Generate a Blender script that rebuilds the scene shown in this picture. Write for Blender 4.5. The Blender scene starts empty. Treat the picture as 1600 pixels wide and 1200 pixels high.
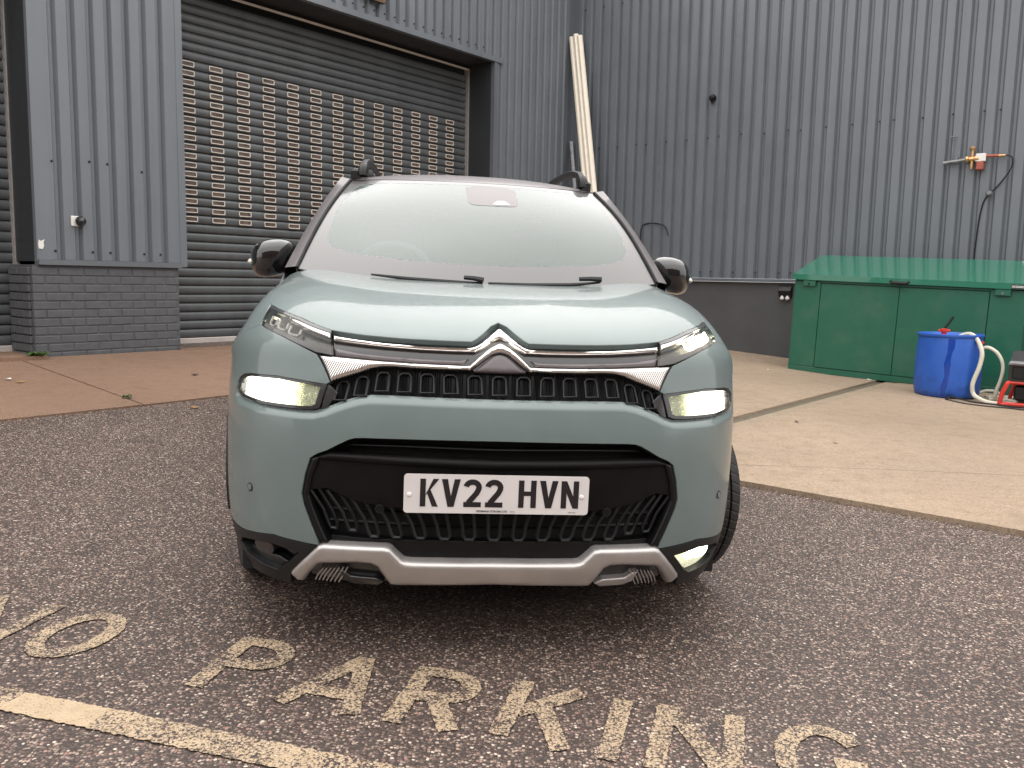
import bpy, math, random
import numpy as np
from mathutils import Matrix, Vector
from mathutils.geometry import delaunay_2d_cdt
random.seed(7)
rng = np.random.default_rng(7)
R = math.radians
SC = bpy.context.scene
COL = SC.collection

# ------------------------------------------------------------------ camera
cam_d = bpy.data.cameras.new('camera')
cam_d.sensor_fit = 'HORIZONTAL'
cam_d.sensor_width = 36.0
cam_d.lens = 36.0 * 1340 / 1600
cam_d.clip_start = 0.05
cam_d.clip_end = 500
cam = bpy.data.objects.new('camera', cam_d)
COL.objects.link(cam)
PITCH, ROLL = R(6.96), R(1.16)
cf = Vector((0, math.cos(PITCH), -math.sin(PITCH)))
cr0 = Vector((1, 0, 0))
cu0 = cr0.cross(cf)
cr = cr0 * math.cos(ROLL) + cu0 * math.sin(ROLL)
cu = cu0 * math.cos(ROLL) - cr0 * math.sin(ROLL)
mw = Matrix.Identity(4)
for i in range(3):
    mw[i][0], mw[i][1], mw[i][2] = cr[i], cu[i], -cf[i]
mw[2][3] = 1.12
cam.matrix_world = mw
SC.camera = cam

# ------------------------------------------------------------------ overcast daylight
SUN_EL, SUN_AZ = R(72), R(-25)          # azimuth from +Y, clockwise
world = bpy.data.worlds.new('World')
SC.world = world
world.use_nodes = True
nt = world.node_tree
nt.nodes.clear()
def wn(t, **k):
    n = nt.nodes.new(t)
    for a, b in k.items():
        setattr(n, a, b)
    return n
sky = wn('ShaderNodeTexSky', sky_type='NISHITA', sun_disc=False, sun_elevation=SUN_EL,
         sun_rotation=SUN_AZ, air_density=1.6, dust_density=4.0, ozone_density=1.0)
hsv = wn('ShaderNodeHueSaturation')
hsv.inputs['Saturation'].default_value = 0.10
geo = wn('ShaderNodeNewGeometry')
sep = wn('ShaderNodeSeparateXYZ')
mr = wn('ShaderNodeMapRange')
mr.inputs['From Min'].default_value = 0.0
mr.inputs['From Max'].default_value = 1.0
mr.inputs['To Min'].default_value = 7.0
mr.inputs['To Max'].default_value = 14.5
comb = wn('ShaderNodeMix', data_type='RGBA')
comb.inputs[0].default_value = 0.85      # cloud cover over the clear sky
cloud = wn('ShaderNodeVectorMath', operation='SCALE')
cloud.inputs[0].default_value = (1.0, 0.975, 0.955)
bg = wn('ShaderNodeBackground')
bg.inputs['Strength'].default_value = 0.10
wo = wn('ShaderNodeOutputWorld')
tc = wn('ShaderNodeTexCoord')
nt.links.new(tc.outputs['Generated'], sep.inputs[0])
nt.links.new(sep.outputs['Z'], mr.inputs['Value'])
nt.links.new(mr.outputs[0], cloud.inputs['Scale'])
nt.links.new(sky.outputs[0], hsv.inputs['Color'])
nt.links.new(hsv.outputs[0], comb.inputs[6])
nt.links.new(cloud.outputs[0], comb.inputs[7])
nt.links.new(comb.outputs[2], bg.inputs['Color'])
nt.links.new(bg.outputs[0], wo.inputs['Surface'])

sun_d = bpy.data.lights.new('sun', 'SUN')
sun_d.energy = 0.5
sun_d.angle = R(120)
sun_d.color = (1.0, 0.96, 0.9)
sun = bpy.data.objects.new('sun', sun_d)
COL.objects.link(sun)
sd = Vector((math.sin(SUN_AZ) * math.cos(SUN_EL), math.cos(SUN_AZ) * math.cos(SUN_EL), math.sin(SUN_EL)))
sun.rotation_euler = sd.to_track_quat('Z', 'Y').to_euler()
vs = SC.view_settings
vs.view_transform = 'Standard'
vs.look = 'None'
vs.gamma = 1
vs.use_curve_mapping = False
vs.exposure = 1.3

# ------------------------------------------------------------------ helpers
def link(o, parent=None):
    COL.objects.link(o)
    if parent is not None:
        o.parent = parent
    return o
def tag(o, label=None, cat=None, group=None, kind=None):
    if label: o['label'] = label
    if cat: o['category'] = cat
    if group: o['group'] = group
    if kind: o['kind'] = kind
    return o
def empty(name, parent=None, loc=(0, 0, 0), rotz=0.0):
    o = bpy.data.objects.new(name, None)
    o.empty_display_size = .1
    o.location = loc
    o.rotation_euler = (0, 0, rotz)
    return link(o, parent)
def mesh_obj(name, V, Fc, mat, parent=None, smooth=False, mi=None, normals=None, sharp=None):
    me = bpy.data.meshes.new(name)
    me.from_pydata([tuple(map(float, v)) for v in V], [], [tuple(map(int, f)) for f in Fc])
    for m in (mat if isinstance(mat, (list, tuple)) else [mat]):
        me.materials.append(m)
    if mi is not None:
        me.polygons.foreach_set('material_index', np.asarray(mi, dtype=np.int32))
    if smooth or normals is not None:
        me.polygons.foreach_set('use_smooth', [True] * len(me.polygons))
    if normals is not None:
        me.normals_split_custom_set_from_vertices([tuple(map(float, n)) for n in normals])
    elif smooth and sharp:
        me.set_sharp_from_angle(angle=sharp)
    me.update()
    return link(bpy.data.objects.new(name, me), parent)
def copy_obj(o, parent, loc=None, name=None):
    c = o.copy()
    COL.objects.link(c)
    c.parent = parent
    if loc is not None: c.location = loc
    return c

class MB:
    """collects shapes for one mesh"""
    def __init__(s): s.V = []; s.F = []; s.M = []
    def add(s, V, Fc, m=0):
        b = len(s.V)
        s.V += [tuple(map(float, v)) for v in V]
        s.F += [tuple(int(i) + b for i in f) for f in Fc]
        s.M += [m] * len(Fc)
        return s
    def box(s, x0, x1, y0, y1, z0, z1, m=0, rot=None, bev=0.0):
        if bev > 0:
            P = []
            c = ((x0 + x1) / 2, (y0 + y1) / 2, (z0 + z1) / 2)
            # chamfered box: convex hull of 24 points written as rings along z
            def ring(z, ins):
                a, b_, c_, d = x0 + ins, x1 - ins, y0 + ins, y1 - ins
                e = bev
                return [(a + e, c_, z), (b_ - e, c_, z), (b_, c_ + e, z), (b_, d - e, z), (b_ - e, d, z), (a + e, d, z), (a, d - e, z), (a, c_ + e, z)]
            V = ring(z0, bev) + ring(z0 + bev, 0) + ring(z1 - bev, 0) + ring(z1, bev)
            Fc = [tuple(range(7, -1, -1)), tuple(range(24, 32))]
            for k in range(3):
                for i in range(8):
                    j = (i + 1) % 8
                    Fc.append((k * 8 + i, k * 8 + j, k * 8 + 8 + j, k * 8 + 8 + i))
        else:
            V = [(x0, y0, z0), (x1, y0, z0), (x1, y1, z0), (x0, y1, z0), (x0, y0, z1), (x1, y0, z1), (x1, y1, z1), (x0, y1, z1)]
            Fc = [(3, 2, 1, 0), (4, 5, 6, 7), (0, 1, 5, 4), (1, 2, 6, 5), (2, 3, 7, 6), (3, 0, 4, 7)]
        if rot is not None:
            V = [rot @ Vector(v) for v in V]
        return s.add(V, Fc, m)
    def tube(s, pts, r, n=8, m=0, cap=True, closed=False, flat=1.0):
        pts = [Vector(p) for p in pts]
        rr = r if isinstance(r, (list, tuple)) else [r] * len(pts)
        V = []; Fc = []
        N_ = len(pts)
        up = Vector((0, 0, 1))
        prev = None
        for i, p in enumerate(pts):
            if closed: t = pts[(i + 1) % N_] - pts[i - 1]
            else: t = pts[min(i + 1, N_ - 1)] - pts[max(i - 1, 0)]
            t.normalize()
            if prev is None:
                a = up if abs(t.dot(up)) < .9 else Vector((1, 0, 0))
                x = t.cross(a).normalized()
            else:
                x = (prev - t * prev.dot(t)).normalized()
            prev = x
            y = t.cross(x)
            for k in range(n):
                an = 2 * math.pi * k / n
                V.append(p + (x * math.cos(an) + y * math.sin(an) * flat) * rr[i])
        segs = N_ if closed else N_ - 1
        for i in range(segs):
            for k in range(n):
                a = i * n + k; b = i * n + (k + 1) % n
                c = ((i + 1) % N_) * n
                Fc.append((a, b, c + (k + 1) % n, c + k))
        if cap and not closed:
            Fc.append(tuple(range(n - 1, -1, -1)))
            Fc.append(tuple((N_ - 1) * n + k for k in range(n)))
        return s.add(V, Fc, m)
    def lathe(s, prof, n=32, axis='z', c=(0, 0, 0), m=0, close=False):
        V = []; Fc = []
        for (r, h) in prof:
            for k in range(n):
                a = 2 * math.pi * k / n
                x, y = r * math.cos(a), r * math.sin(a)
                if axis == 'z': V.append((c[0] + x, c[1] + y, c[2] + h))
                elif axis == 'x': V.append((c[0] + h, c[1] + x, c[2] + y))
                else: V.append((c[0] + y, c[1] + h, c[2] + x))
        L = len(prof)
        for i in range(L if close else L - 1):
            for k in range(n):
                a = i * n + k; b = i * n + (k + 1) % n; c2 = ((i + 1) % L) * n
                Fc.append((a, b, c2 + (k + 1) % n, c2 + k))
        return s.add(V, Fc, m)
    def prism(s, poly, fn, d0, d1, m=0):
        """polygon (a,b) -> fn(a,b,d)"""
        n = len(poly)
        V = [fn(a, b, d0) for a, b in poly] + [fn(a, b, d1) for a, b in poly]
        Fc = [tuple(range(n - 1, -1, -1)), tuple(range(n, 2 * n))]
        for i in range(n):
            j = (i + 1) % n
            Fc.append((i, j, n + j, n + i))
        return s.add(V, Fc, m)
    def build(s, name, mat, parent=None, smooth=False, sharp=R(35)):
        o = mesh_obj(name, s.V, s.F, mat, parent, smooth=smooth, mi=s.M if isinstance(mat, (list, tuple)) else None, sharp=sharp)
        fix_normals(o)
        return o
import bmesh
def fix_normals(o):
    bm = bmesh.new(); bm.from_mesh(o.data)
    bmesh.ops.recalc_face_normals(bm, faces=bm.faces)
    bm.to_mesh(o.data); bm.free()

def catmull(pts, n=6, closed=False):
    P = [Vector(p) for p in pts]
    out = []
    N_ = len(P)
    for i in range(N_ if closed else N_ - 1):
        if closed: a, b, c, d = P[i - 1], P[i], P[(i + 1) % N_], P[(i + 2) % N_]
        else: a, b, c, d = P[max(i - 1, 0)], P[i], P[i + 1], P[min(i + 2, N_ - 1)]
        for k in range(n):
            t = k / n
            out.append(.5 * ((2 * b) + (c - a) * t + (2 * a - 5 * b + 4 * c - d) * t * t + (3 * b - a - 3 * c + d) * t ** 3))
    if not closed: out.append(P[-1])
    return out
def chaikin(poly, it=2, w=.25):
    P = [np.array(p, float) for p in poly]
    for _ in range(it):
        Q = []
        for i in range(len(P)):
            a, b = P[i], P[(i + 1) % len(P)]
            Q += [a * (1 - w) + b * w, a * w + b * (1 - w)]
        P = Q
    return [tuple(p) for p in P]

def union_tris(polys):
    """union of 2D polygons as triangles, no overlaps"""
    verts = []; faces = []
    for p in polys:
        ar = sum(p[i - 1][0] * p[i][1] - p[i][0] * p[i - 1][1] for i in range(len(p)))
        if ar < 0: p = p[::-1]
        b = len(verts)
        verts += [Vector((a, c)) for a, c in p]
        faces.append(list(range(b, b + len(p))))
    v, e, f, ov, oe, of = delaunay_2d_cdt(verts, [], faces, 0, 1e-6)
    F2 = [t for t, o in zip(f, of) if len(o)]
    return [(x.x, x.y) for x in v], F2
def stroke(pts, w, closed=False):
    """polyline -> convex quads with round-ish joints"""
    out = []
    n = len(pts)
    for i in range(n if closed else n - 1):
        a = Vector(pts[i]); b = Vector(pts[(i + 1) % n])
        t = (b - a).normalized(); nn = Vector((-t.y, t.x)) * w / 2
        ea = t * (w * .12 if (closed or i > 0) else 0); eb = t * (w * .12 if (closed or i < n - 2) else 0)
        out.append([tuple(a - ea + nn), tuple(a - ea - nn), tuple(b + eb - nn), tuple(b + eb + nn)])
    return out
def extrude_tris(mb, v2, F2, fn, d0, d1, m=0):
    n = len(v2)
    cnt = {}
    for f in F2:
        for i in range(len(f)):
            a, b = f[i], f[(i + 1) % len(f)]
            cnt[(a, b)] = 1
    V = [fn(a, b, d1) for a, b in v2] + [fn(a, b, d0) for a, b in v2]
    Fc = [tuple(f) for f in F2]
    for (a, b) in cnt:
        if (b, a) not in cnt: Fc.append((b, a, n + a, n + b))
    mb.add(V, Fc, m)

# ------------------------------------------------------------------ materials
def new_mat(name):
    m = bpy.data.materials.new(name)
    m.use_nodes = True
    t = m.node_tree
    b = t.nodes['Principled BSDF']
    return m, t, b
def nd(t, typ, **k):
    n = t.nodes.new(typ)
    for a, v in k.items(): setattr(n, a, v)
    return n
def setin(n, **k):
    for a, v in k.items(): n.inputs[a.replace('_', ' ')].default_value = v
def ramp(t, src, stops):
    r = nd(t, 'ShaderNodeValToRGB')
    el = r.color_ramp.elements
    while len(el) < len(stops): el.new(.5)
    for e, (p, c) in zip(el, stops):
        e.position = p
        e.color = c if len(c) == 4 else (*c, 1)
    t.links.new(src, r.inputs[0])
    return r
def noise(t, vec, scale, detail=4, rough=.55, dist=0.0):
    n = nd(t, 'ShaderNodeTexNoise')
    setin(n, Scale=scale, Detail=detail, Roughness=rough, Distortion=dist)
    if vec is not None: t.links.new(vec, n.inputs['Vector'])
    return n
def coords(t, obj=True):
    c = nd(t, 'ShaderNodeTexCoord')
    return c.outputs['Object' if obj else 'Generated']
def wpos(t):
    return nd(t, 'ShaderNodeNewGeometry').outputs['Position']
def mixc(t, fac, a, b, mode='MIX'):
    m = nd(t, 'ShaderNodeMix', data_type='RGBA', blend_type=mode)
    if hasattr(fac, 'is_linked') or not isinstance(fac, (int, float)): t.links.new(fac, m.inputs[0])
    else: m.inputs[0].default_value = fac
    for i, x in ((6, a), (7, b)):
        if isinstance(x, (tuple, list)): m.inputs[i].default_value = (*x[:3], 1)
        else: t.links.new(x, m.inputs[i])
    return m.outputs[2]
def math_n(t, op, a, b=None, c=None):
    m = nd(t, 'ShaderNodeMath', operation=op)
    for i, x in enumerate((a, b, c)):
        if x is None: continue
        if isinstance(x, (int, float)): m.inputs[i].default_value = x
        else: t.links.new(x, m.inputs[i])
    return m.outputs[0]
def maprange(t, v, a, b, c, d):
    m = nd(t, 'ShaderNodeMapRange')
    t.links.new(v, m.inputs[0])
    for i, x in enumerate((a, b, c, d)): m.inputs[i + 1].default_value = x
    return m.outputs[0]
def bump(t, h, strength, dist, nrm=None):
    b = nd(t, 'ShaderNodeBump')
    b.inputs['Strength'].default_value = strength
    b.inputs['Distance'].default_value = dist
    t.links.new(h, b.inputs['Height'])
    if nrm is not None: t.links.new(nrm, b.inputs['Normal'])
    return b.outputs[0]
def drops(t, vec, scale=260, cover=.5):
    """fine drizzle beads as a height field"""
    v = nd(t, 'ShaderNodeTexVoronoi', feature='F1')
    v.inputs['Scale'].default_value = scale
    t.links.new(vec, v.inputs['Vector'])
    d = maprange(t, v.outputs['Distance'], 0.0, cover, 1.0, 0.0)
    n = noise(t, vec, scale * .25, 2)
    gate = maprange(t, n.outputs[0], .42, .6, 0, 1)
    return math_n(t, 'MULTIPLY', d, gate)

def paint(name, col, rough=.35, coat=1.0, coat_rough=.06, metal=0.0, wet=.25, wscale=260, dirt=0.0):
    m, t, b = new_mat(name)
    vec = wpos(t)
    n = noise(t, vec, 9, 5)
    c = mixc(t, maprange(t, n.outputs[0], .3, .7, 0, 1), tuple(x * .95 for x in col), tuple(x * 1.05 for x in col))
    if dirt:
        n2 = noise(t, vec, 3.5, 6, .65)
        c = mixc(t, maprange(t, n2.outputs[0], .5, .75, 0, dirt), c, (.28, .25, .21))
    t.links.new(c, b.inputs['Base Color'])
    setin(b, Roughness=rough, Metallic=metal)
    b.inputs['Coat Weight'].default_value = coat
    b.inputs['Coat Roughness'].default_value = coat_rough
    if wet:
        h = drops(t, vec, wscale)
        nn = bump(t, h, wet, .0012)
        t.links.new(nn, b.inputs['Coat Normal'])
        t.links.new(nn, b.inputs['Normal'])
    return m
def plain(name, col, rough=.5, metal=0.0, var=.08, scale=14, bmp=0.0, bscale=120, spec=.5, coat=0.0):
    m, t, b = new_mat(name)
    vec = wpos(t)
    n = noise(t, vec, scale, 5, .6)
    c = mixc(t, maprange(t, n.outputs[0], .3, .7, 0, 1), tuple(x * (1 - var) for x in col), tuple(min(1, x * (1 + var)) for x in col))
    t.links.new(c, b.inputs['Base Color'])
    t.links.new(maprange(t, n.outputs[0], .3, .7, rough * .9, min(1, rough * 1.12)), b.inputs['Roughness'])
    setin(b, Metallic=metal)
    b.inputs['Specular IOR Level'].default_value = spec
    b.inputs['Coat Weight'].default_value = coat
    if bmp:
        nb = noise(t, vec, bscale, 3)
        t.links.new(bump(t, nb.outputs[0], bmp, .002), b.inputs['Normal'])
    return m
def glow(name, col, strength, scale=500, dark=.1, lo=.35, hi=.6):
    """a lit lamp reflector, or lamp spill painted as emission, seen through a beaded lens: hot in the middle of its own shape, broken up by beads"""
    m, t, b = new_mat(name)
    vec = coords(t)
    n = noise(t, vec, scale, 3, .7)
    f = maprange(t, n.outputs[0], lo, hi, dark, 1.0)
    setin(b, Roughness=.2)
    b.inputs['Base Color'].default_value = (.5, .5, .48, 1)
    b.inputs['Emission Color'].default_value = (*col, 1)
    t.links.new(math_n(t, 'MULTIPLY', f, strength), b.inputs['Emission Strength'])
    return m
def glass(name, tint, rough=.0, haze=0.0, haze_col=(.8, .9, .86), wet=.3, wscale=300, ior=1.5, gain=1.0):
    m, t, b = new_mat(name)
    t.nodes.remove(b)
    out = t.nodes['Material Output']
    vec = wpos(t)
    tr = nd(t, 'ShaderNodeBsdfTransparent'); tr.inputs[0].default_value = (*tint, 1)
    gl = nd(t, 'ShaderNodeBsdfGlossy'); gl.inputs['Roughness'].default_value = rough
    fr = nd(t, 'ShaderNodeFresnel'); fr.inputs[0].default_value = ior
    h = drops(t, vec, wscale)
    nn = bump(t, h, wet, .0012)
    t.links.new(nn, gl.inputs['Normal'])
    f = math_n(t, 'MINIMUM', math_n(t, 'MULTIPLY', fr.outputs[0], gain), 1.0)
    base = tr.outputs[0]
    if haze:
        df = nd(t, 'ShaderNodeBsdfDiffuse'); df.inputs[0].default_value = (*haze_col, 1)
        mh = nd(t, 'ShaderNodeMixShader')
        hn = noise(t, vec, 6, 5, .6)
        t.links.new(maprange(t, hn.outputs[0], .3, .7, haze * .93, haze * 1.07), mh.inputs[0])
        t.links.new(base, mh.inputs[1]); t.links.new(df.outputs[0], mh.inputs[2])
        base = mh.outputs[0]
    mx = nd(t, 'ShaderNodeMixShader')
    t.links.new(f, mx.inputs[0]); t.links.new(base, mx.inputs[1]); t.links.new(gl.outputs[0], mx.inputs[2])
    t.links.new(mx.outputs[0], out.inputs['Surface'])
    return m

def asphalt_nodes(t, b, paint_mask=False, lo=.485, hi=.565):
    vec = wpos(t)
    v = nd(t, 'ShaderNodeTexVoronoi', feature='F1'); v.inputs['Scale'].default_value = 118
    v.inputs['Randomness'].default_value = 1.0
    wob = noise(t, vec, 60, 2)
    vv = nd(t, 'ShaderNodeVectorMath', operation='ADD')
    sc = nd(t, 'ShaderNodeVectorMath', operation='SCALE'); sc.inputs['Scale'].default_value = .008
    t.links.new(wob.outputs['Color'], sc.inputs[0])
    t.links.new(vec, vv.inputs[0]); t.links.new(sc.outputs[0], vv.inputs[1])
    t.links.new(vv.outputs[0], v.inputs['Vector'])
    sepc = nd(t, 'ShaderNodeSeparateColor'); t.links.new(v.outputs['Color'], sepc.inputs[0])
    stone = ramp(t, sepc.outputs[0], [(0, (.052, .038, .033)), (.4, (.083, .060, .051)), (.62, (.138, .096, .080)), (.78, (.212, .155, .126)), (.86, (.33, .265, .215)), (.93, (.20, .105, .083)), (1, (.50, .43, .355))])
    binder = maprange(t, v.outputs['Distance'], .42, .62, 0, 1)
    big = noise(t, vec, .7, 4)
    c = mixc(t, binder, stone.outputs[0], (.046, .035, .031))
    tint = maprange(t, big.outputs[0], .3, .7, 1.0, 1.36)
    g = nd(t, 'ShaderNodeVectorMath', operation='SCALE'); t.links.new(c, g.inputs[0]); t.links.new(tint, g.inputs['Scale'])
    ol = noise(t, vec, 2.6, 3, .5)
    col = mixc(t, maprange(t, ol.outputs[0], .66, .74, 0, .45), g.outputs[0], (.028, .024, .022))
    hgt = math_n(t, 'MULTIPLY', math_n(t, 'SUBTRACT', 1.0, v.outputs['Distance']), maprange(t, sepc.outputs[1], 0, 1, .35, 1))
    fine = noise(t, vec, 420, 2)
    hgt = math_n(t, 'ADD', hgt, math_n(t, 'MULTIPLY', fine.outputs[0], .15))
    rough = maprange(t, sepc.outputs[2], 0, 1, .28, .7)
    if paint_mask:
        n1 = noise(t, vec, 150, 3, .8); n2 = noise(t, vec, 7, 4, .6)
        wear = math_n(t, 'ADD', math_n(t, 'MULTIPLY', n1.outputs[0], .78), math_n(t, 'MULTIPLY', n2.outputs[0], .34))
        wear = math_n(t, 'ADD', wear, math_n(t, 'MULTIPLY', binder, -.07))
        wear = math_n(t, 'ADD', wear, math_n(t, 'MULTIPLY', math_n(t, 'SUBTRACT', sepc.outputs[1], .5), .10))
        mk = maprange(t, wear, lo, hi, 0, .96)
        pn = noise(t, vec, 22, 4)
        pc = mixc(t, maprange(t, pn.outputs[0], .3, .7, 0, 1), (.37, .275, .178), (.45, .345, .232))
        col = mixc(t, mk, col, pc)
        rough = math_n(t, 'ADD', rough, math_n(t, 'MULTIPLY', mk, .2))
    t.links.new(col, b.inputs['Base Color'])
    t.links.new(rough, b.inputs['Roughness'])
    b.inputs['Specular IOR Level'].default_value = .32
    t.links.new(bump(t, hgt, .55, .006), b.inputs['Normal'])
M = {}
m, t, b = new_mat('asphalt'); asphalt_nodes(t, b); M['asphalt'] = m
m, t, b = new_mat('worn_paint'); asphalt_nodes(t, b, True); M['paint'] = m
m, t, b = new_mat('fresher_paint'); asphalt_nodes(t, b, True, .36, .44); M['paint2'] = m

def concrete(name, ca, cb, cd, wet=0.0):
    m, t, b = new_mat(name)
    vec = wpos(t)
    big = noise(t, vec, .9, 6, .6)
    mid = noise(t, vec, 6, 5, .65)
    mp = nd(t, 'ShaderNodeMapping'); mp.inputs['Scale'].default_value = (5, 75, 20); mp.inputs['Rotation'].default_value = (0, 0, R(8))
    t.links.new(vec, mp.inputs['Vector'])
    br = noise(t, mp.outputs[0], 1.0, 4, .6)
    sp = noise(t, vec, 120, 3, .75)
    c = mixc(t, maprange(t, big.outputs[0], .35, .65, 0, 1), ca, cb)
    c = mixc(t, maprange(t, mid.outputs[0], .5, .8, 0, .6), c, cd)
    c = mixc(t, maprange(t, br.outputs[0], .52, .75, 0, .45), c, cd)
    md2 = noise(t, vec, 75, 3, .75)
    c = mixc(t, maprange(t, md2.outputs[0], .48, .66, 0, .75), c, tuple(x * .78 for x in cd))
    md3 = noise(t, vec, 26, 4, .7)
    c = mixc(t, maprange(t, md3.outputs[0], .52, .70, 0, .5), c, cd)
    st = noise(t, vec, .45, 3, .5)
    c = mixc(t, maprange(t, st.outputs[0], .50, .68, 0, .45), c, cd)
    c = mixc(t, maprange(t, sp.outputs[0], .55, .72, 0, .6), c, tuple(x * 1.4 for x in cb))
    c = mixc(t, maprange(t, sp.outputs[0], .25, .42, .5, 0), c, tuple(x * .55 for x in cd))
    t.links.new(c, b.inputs['Base Color'])
    t.links.new(maprange(t, mid.outputs[0], .3, .7, .6 - wet, .9 - wet), b.inputs['Roughness'])
    b.inputs['Specular IOR Level'].default_value = .22
    h = math_n(t, 'ADD', math_n(t, 'MULTIPLY', br.outputs[0], .5), math_n(t, 'MULTIPLY', sp.outputs[0], .5))
    t.links.new(bump(t, h, .35, .004), b.inputs['Normal'])
    return m
M['conc_r'] = concrete('concrete_beige', (.305, .228, .163), (.372, .284, .206), (.178, .134, .097))
M['conc_l'] = concrete('concrete_brown', (.222, .138, .094), (.290, .187, .132), (.135, .086, .060), .1)
M['channel'] = plain('channel_silt', (.10, .085, .055), .8, var=.4, scale=25)
M['channel2'] = concrete('channel_concrete', (.30, .23, .17), (.33, .26, .19), (.16, .13, .09))

def clad(name, col, rough=.42, streak=.08):
    m, t, b = new_mat(name)
    vec = wpos(t)
    mp = nd(t, 'ShaderNodeMapping'); mp.inputs['Scale'].default_value = (6, 6, .3)
    t.links.new(vec, mp.inputs['Vector'])
    st = noise(t, mp.outputs[0], 1.0, 5, .6)
    n = noise(t, vec, 2.2, 5, .6)
    f = math_n(t, 'ADD', math_n(t, 'MULTIPLY', st.outputs[0], .6), math_n(t, 'MULTIPLY', n.outputs[0], .4))
    c = mixc(t, maprange(t, f, .38, .62, 0, 1), tuple(x * (1 - streak) for x in col), tuple(x * (1 + streak) for x in col))
    sp = noise(t, vec, 90, 2, .7)
    c = mixc(t, maprange(t, sp.outputs[0], .74, .8, 0, .35), c, (.3, .3, .3))
    t.links.new(c, b.inputs['Base Color'])
    t.links.new(maprange(t, f, .35, .65, rough * .85, rough * 1.15), b.inputs['Roughness'])
    t.links.new(bump(t, n.outputs[0], .05, .01), b.inputs['Normal'])
    return m
M['clad'] = clad('cladding_grey', (.136, .152, .170), .32)
M['trim'] = clad('flashing_grey', (.112, .124, .138), .36)
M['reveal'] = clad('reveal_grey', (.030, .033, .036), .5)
M['slat'] = clad('shutter_slat_grey', (.075, .081, .086), .36, .12)
M['slatbar'] = plain('shutter_bar_aluminium', (.52, .47, .44), .4, .2, bmp=.05)
M['guide'] = plain('guide_aluminium', (.45, .42, .40), .35, .4)
M['slot'] = plain('slot_frame_beige', (.66, .60, .53), .5)
M['slotdark'] = plain('slot_pane_brown', (.105, .078, .064), .35, var=.55, scale=9)
M['brick'] = plain('painted_brick_grey', (.085, .088, .096), .6, var=.16, scale=18, bmp=.5, bscale=160)
M['mortar'] = plain('painted_mortar_grey', (.080, .083, .090), .75, var=.2, scale=30, bmp=.5)
M['render'] = plain('painted_render_grey', (.068, .069, .073), .65, var=.12, scale=4, bmp=.25, bscale=60)
M['screw'] = plain('screw_dark', (.02, .02, .022), .4, .5)
M['black'] = plain('black_plastic', (.009, .009, .0095), .45, var=.2, bmp=.12, bscale=400, spec=.35)
M['blackdeep'] = plain('black_void', (.004, .004, .0045), .7)
M['rubber'] = plain('tyre_rubber', (.010, .0095, .0095), .7, var=.3, scale=40, bmp=.3, bscale=220)
M['steel'] = plain('dull_steel', (.22, .22, .23), .45, .7, var=.25)
M['rim'] = plain('wheel_alloy', (.10, .10, .105), .35, .8)
M['white'] = plain('white_plastic', (.72, .70, .67), .45, var=.03)
M['cream'] = plain('cream_plastic', (.76, .69, .58), .5, var=.06)
M['green'] = paint('shed_green', (.010, .105, .062), .42, .2, .15, wet=.0, dirt=.10)
M['greenlid'] = paint('shed_lid_green', (.012, .150, .090), .30, 1.0, .03, wet=.0)
M['greendark'] = plain('shed_gap', (.004, .02, .014), .7)
M['badge'] = plain('dark_badge', (.03, .035, .035), .4)
M['print'] = plain('white_print', (.75, .75, .74), .5)
M['red'] = plain('red_paint', (.55, .03, .02), .4, var=.15)
M['brass'] = plain('brass', (.55, .33, .16), .35, .8, var=.25, scale=60)
M['copper'] = plain('copper_red', (.33, .09, .06), .45, .3, var=.25, scale=60)
M['hose'] = plain('white_hose', (.60, .57, .47), .4, var=.08)
M['leafgreen'] = plain('weed_green', (.05, .10, .022), .6, var=.3, scale=40)
M['leafbrown'] = plain('dead_leaf', (.34, .18, .06), .7, var=.3, scale=60)
M['lampglass'] = plain('floodlight_glass', (.46, .36, .27), .25, var=.15, scale=30, coat=.5)
m, t, b = new_mat('tyre_rubber_tread')
vec = coords(t)
sp_ = nd(t, 'ShaderNodeSeparateXYZ'); t.links.new(vec, sp_.inputs[0])
an_ = math_n(t, 'ARCTAN2', sp_.outputs['Y'], sp_.outputs['Z'])
ph_ = math_n(t, 'ADD', math_n(t, 'MULTIPLY', an_, 62.0), math_n(t, 'MULTIPLY', math_n(t, 'ABSOLUTE', sp_.outputs['X']), 70.0))
sn_ = maprange(t, math_n(t, 'SINE', ph_), -1.0, -.55, 0, 1)
nz_ = noise(t, vec, 30, 5, .65)
t.links.new(mixc(t, maprange(t, nz_.outputs[0], .4, .75, 0, .6), (.010, .0095, .0095), (.035, .031, .028)), b.inputs['Base Color'])
setin(b, Roughness=.62); b.inputs['Specular IOR Level'].default_value = .4
t.links.new(bump(t, sn_, .45, .005), b.inputs['Normal'])
M['tread'] = m
# blue drum with a wet run down its front
m, t, b = new_mat('drum_blue')
vec = coords(t)
n = noise(t, vec, 5, 5, .6)
sepx = nd(t, 'ShaderNodeSeparateXYZ'); t.links.new(vec, sepx.inputs[0])
zl = maprange(t, sepx.outputs['Z'], .0, .28, 1, 0)
c = mixc(t, maprange(t, n.outputs[0], .3, .7, 0, 1), (.016, .085, .40), (.026, .115, .48))
n2 = noise(t, vec, 14, 5, .7)
c = mixc(t, math_n(t, 'MULTIPLY', maprange(t, n2.outputs[0], .50, .66, 0, .8), zl), c, (.02, .02, .045))
t.links.new(c, b.inputs['Base Color']); setin(b, Roughness=.42)
M['blue'] = m
M['wetblue'] = plain('drum_wet_run', (.006, .045, .30), .15, var=.1, scale=20, coat=.3)
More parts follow.
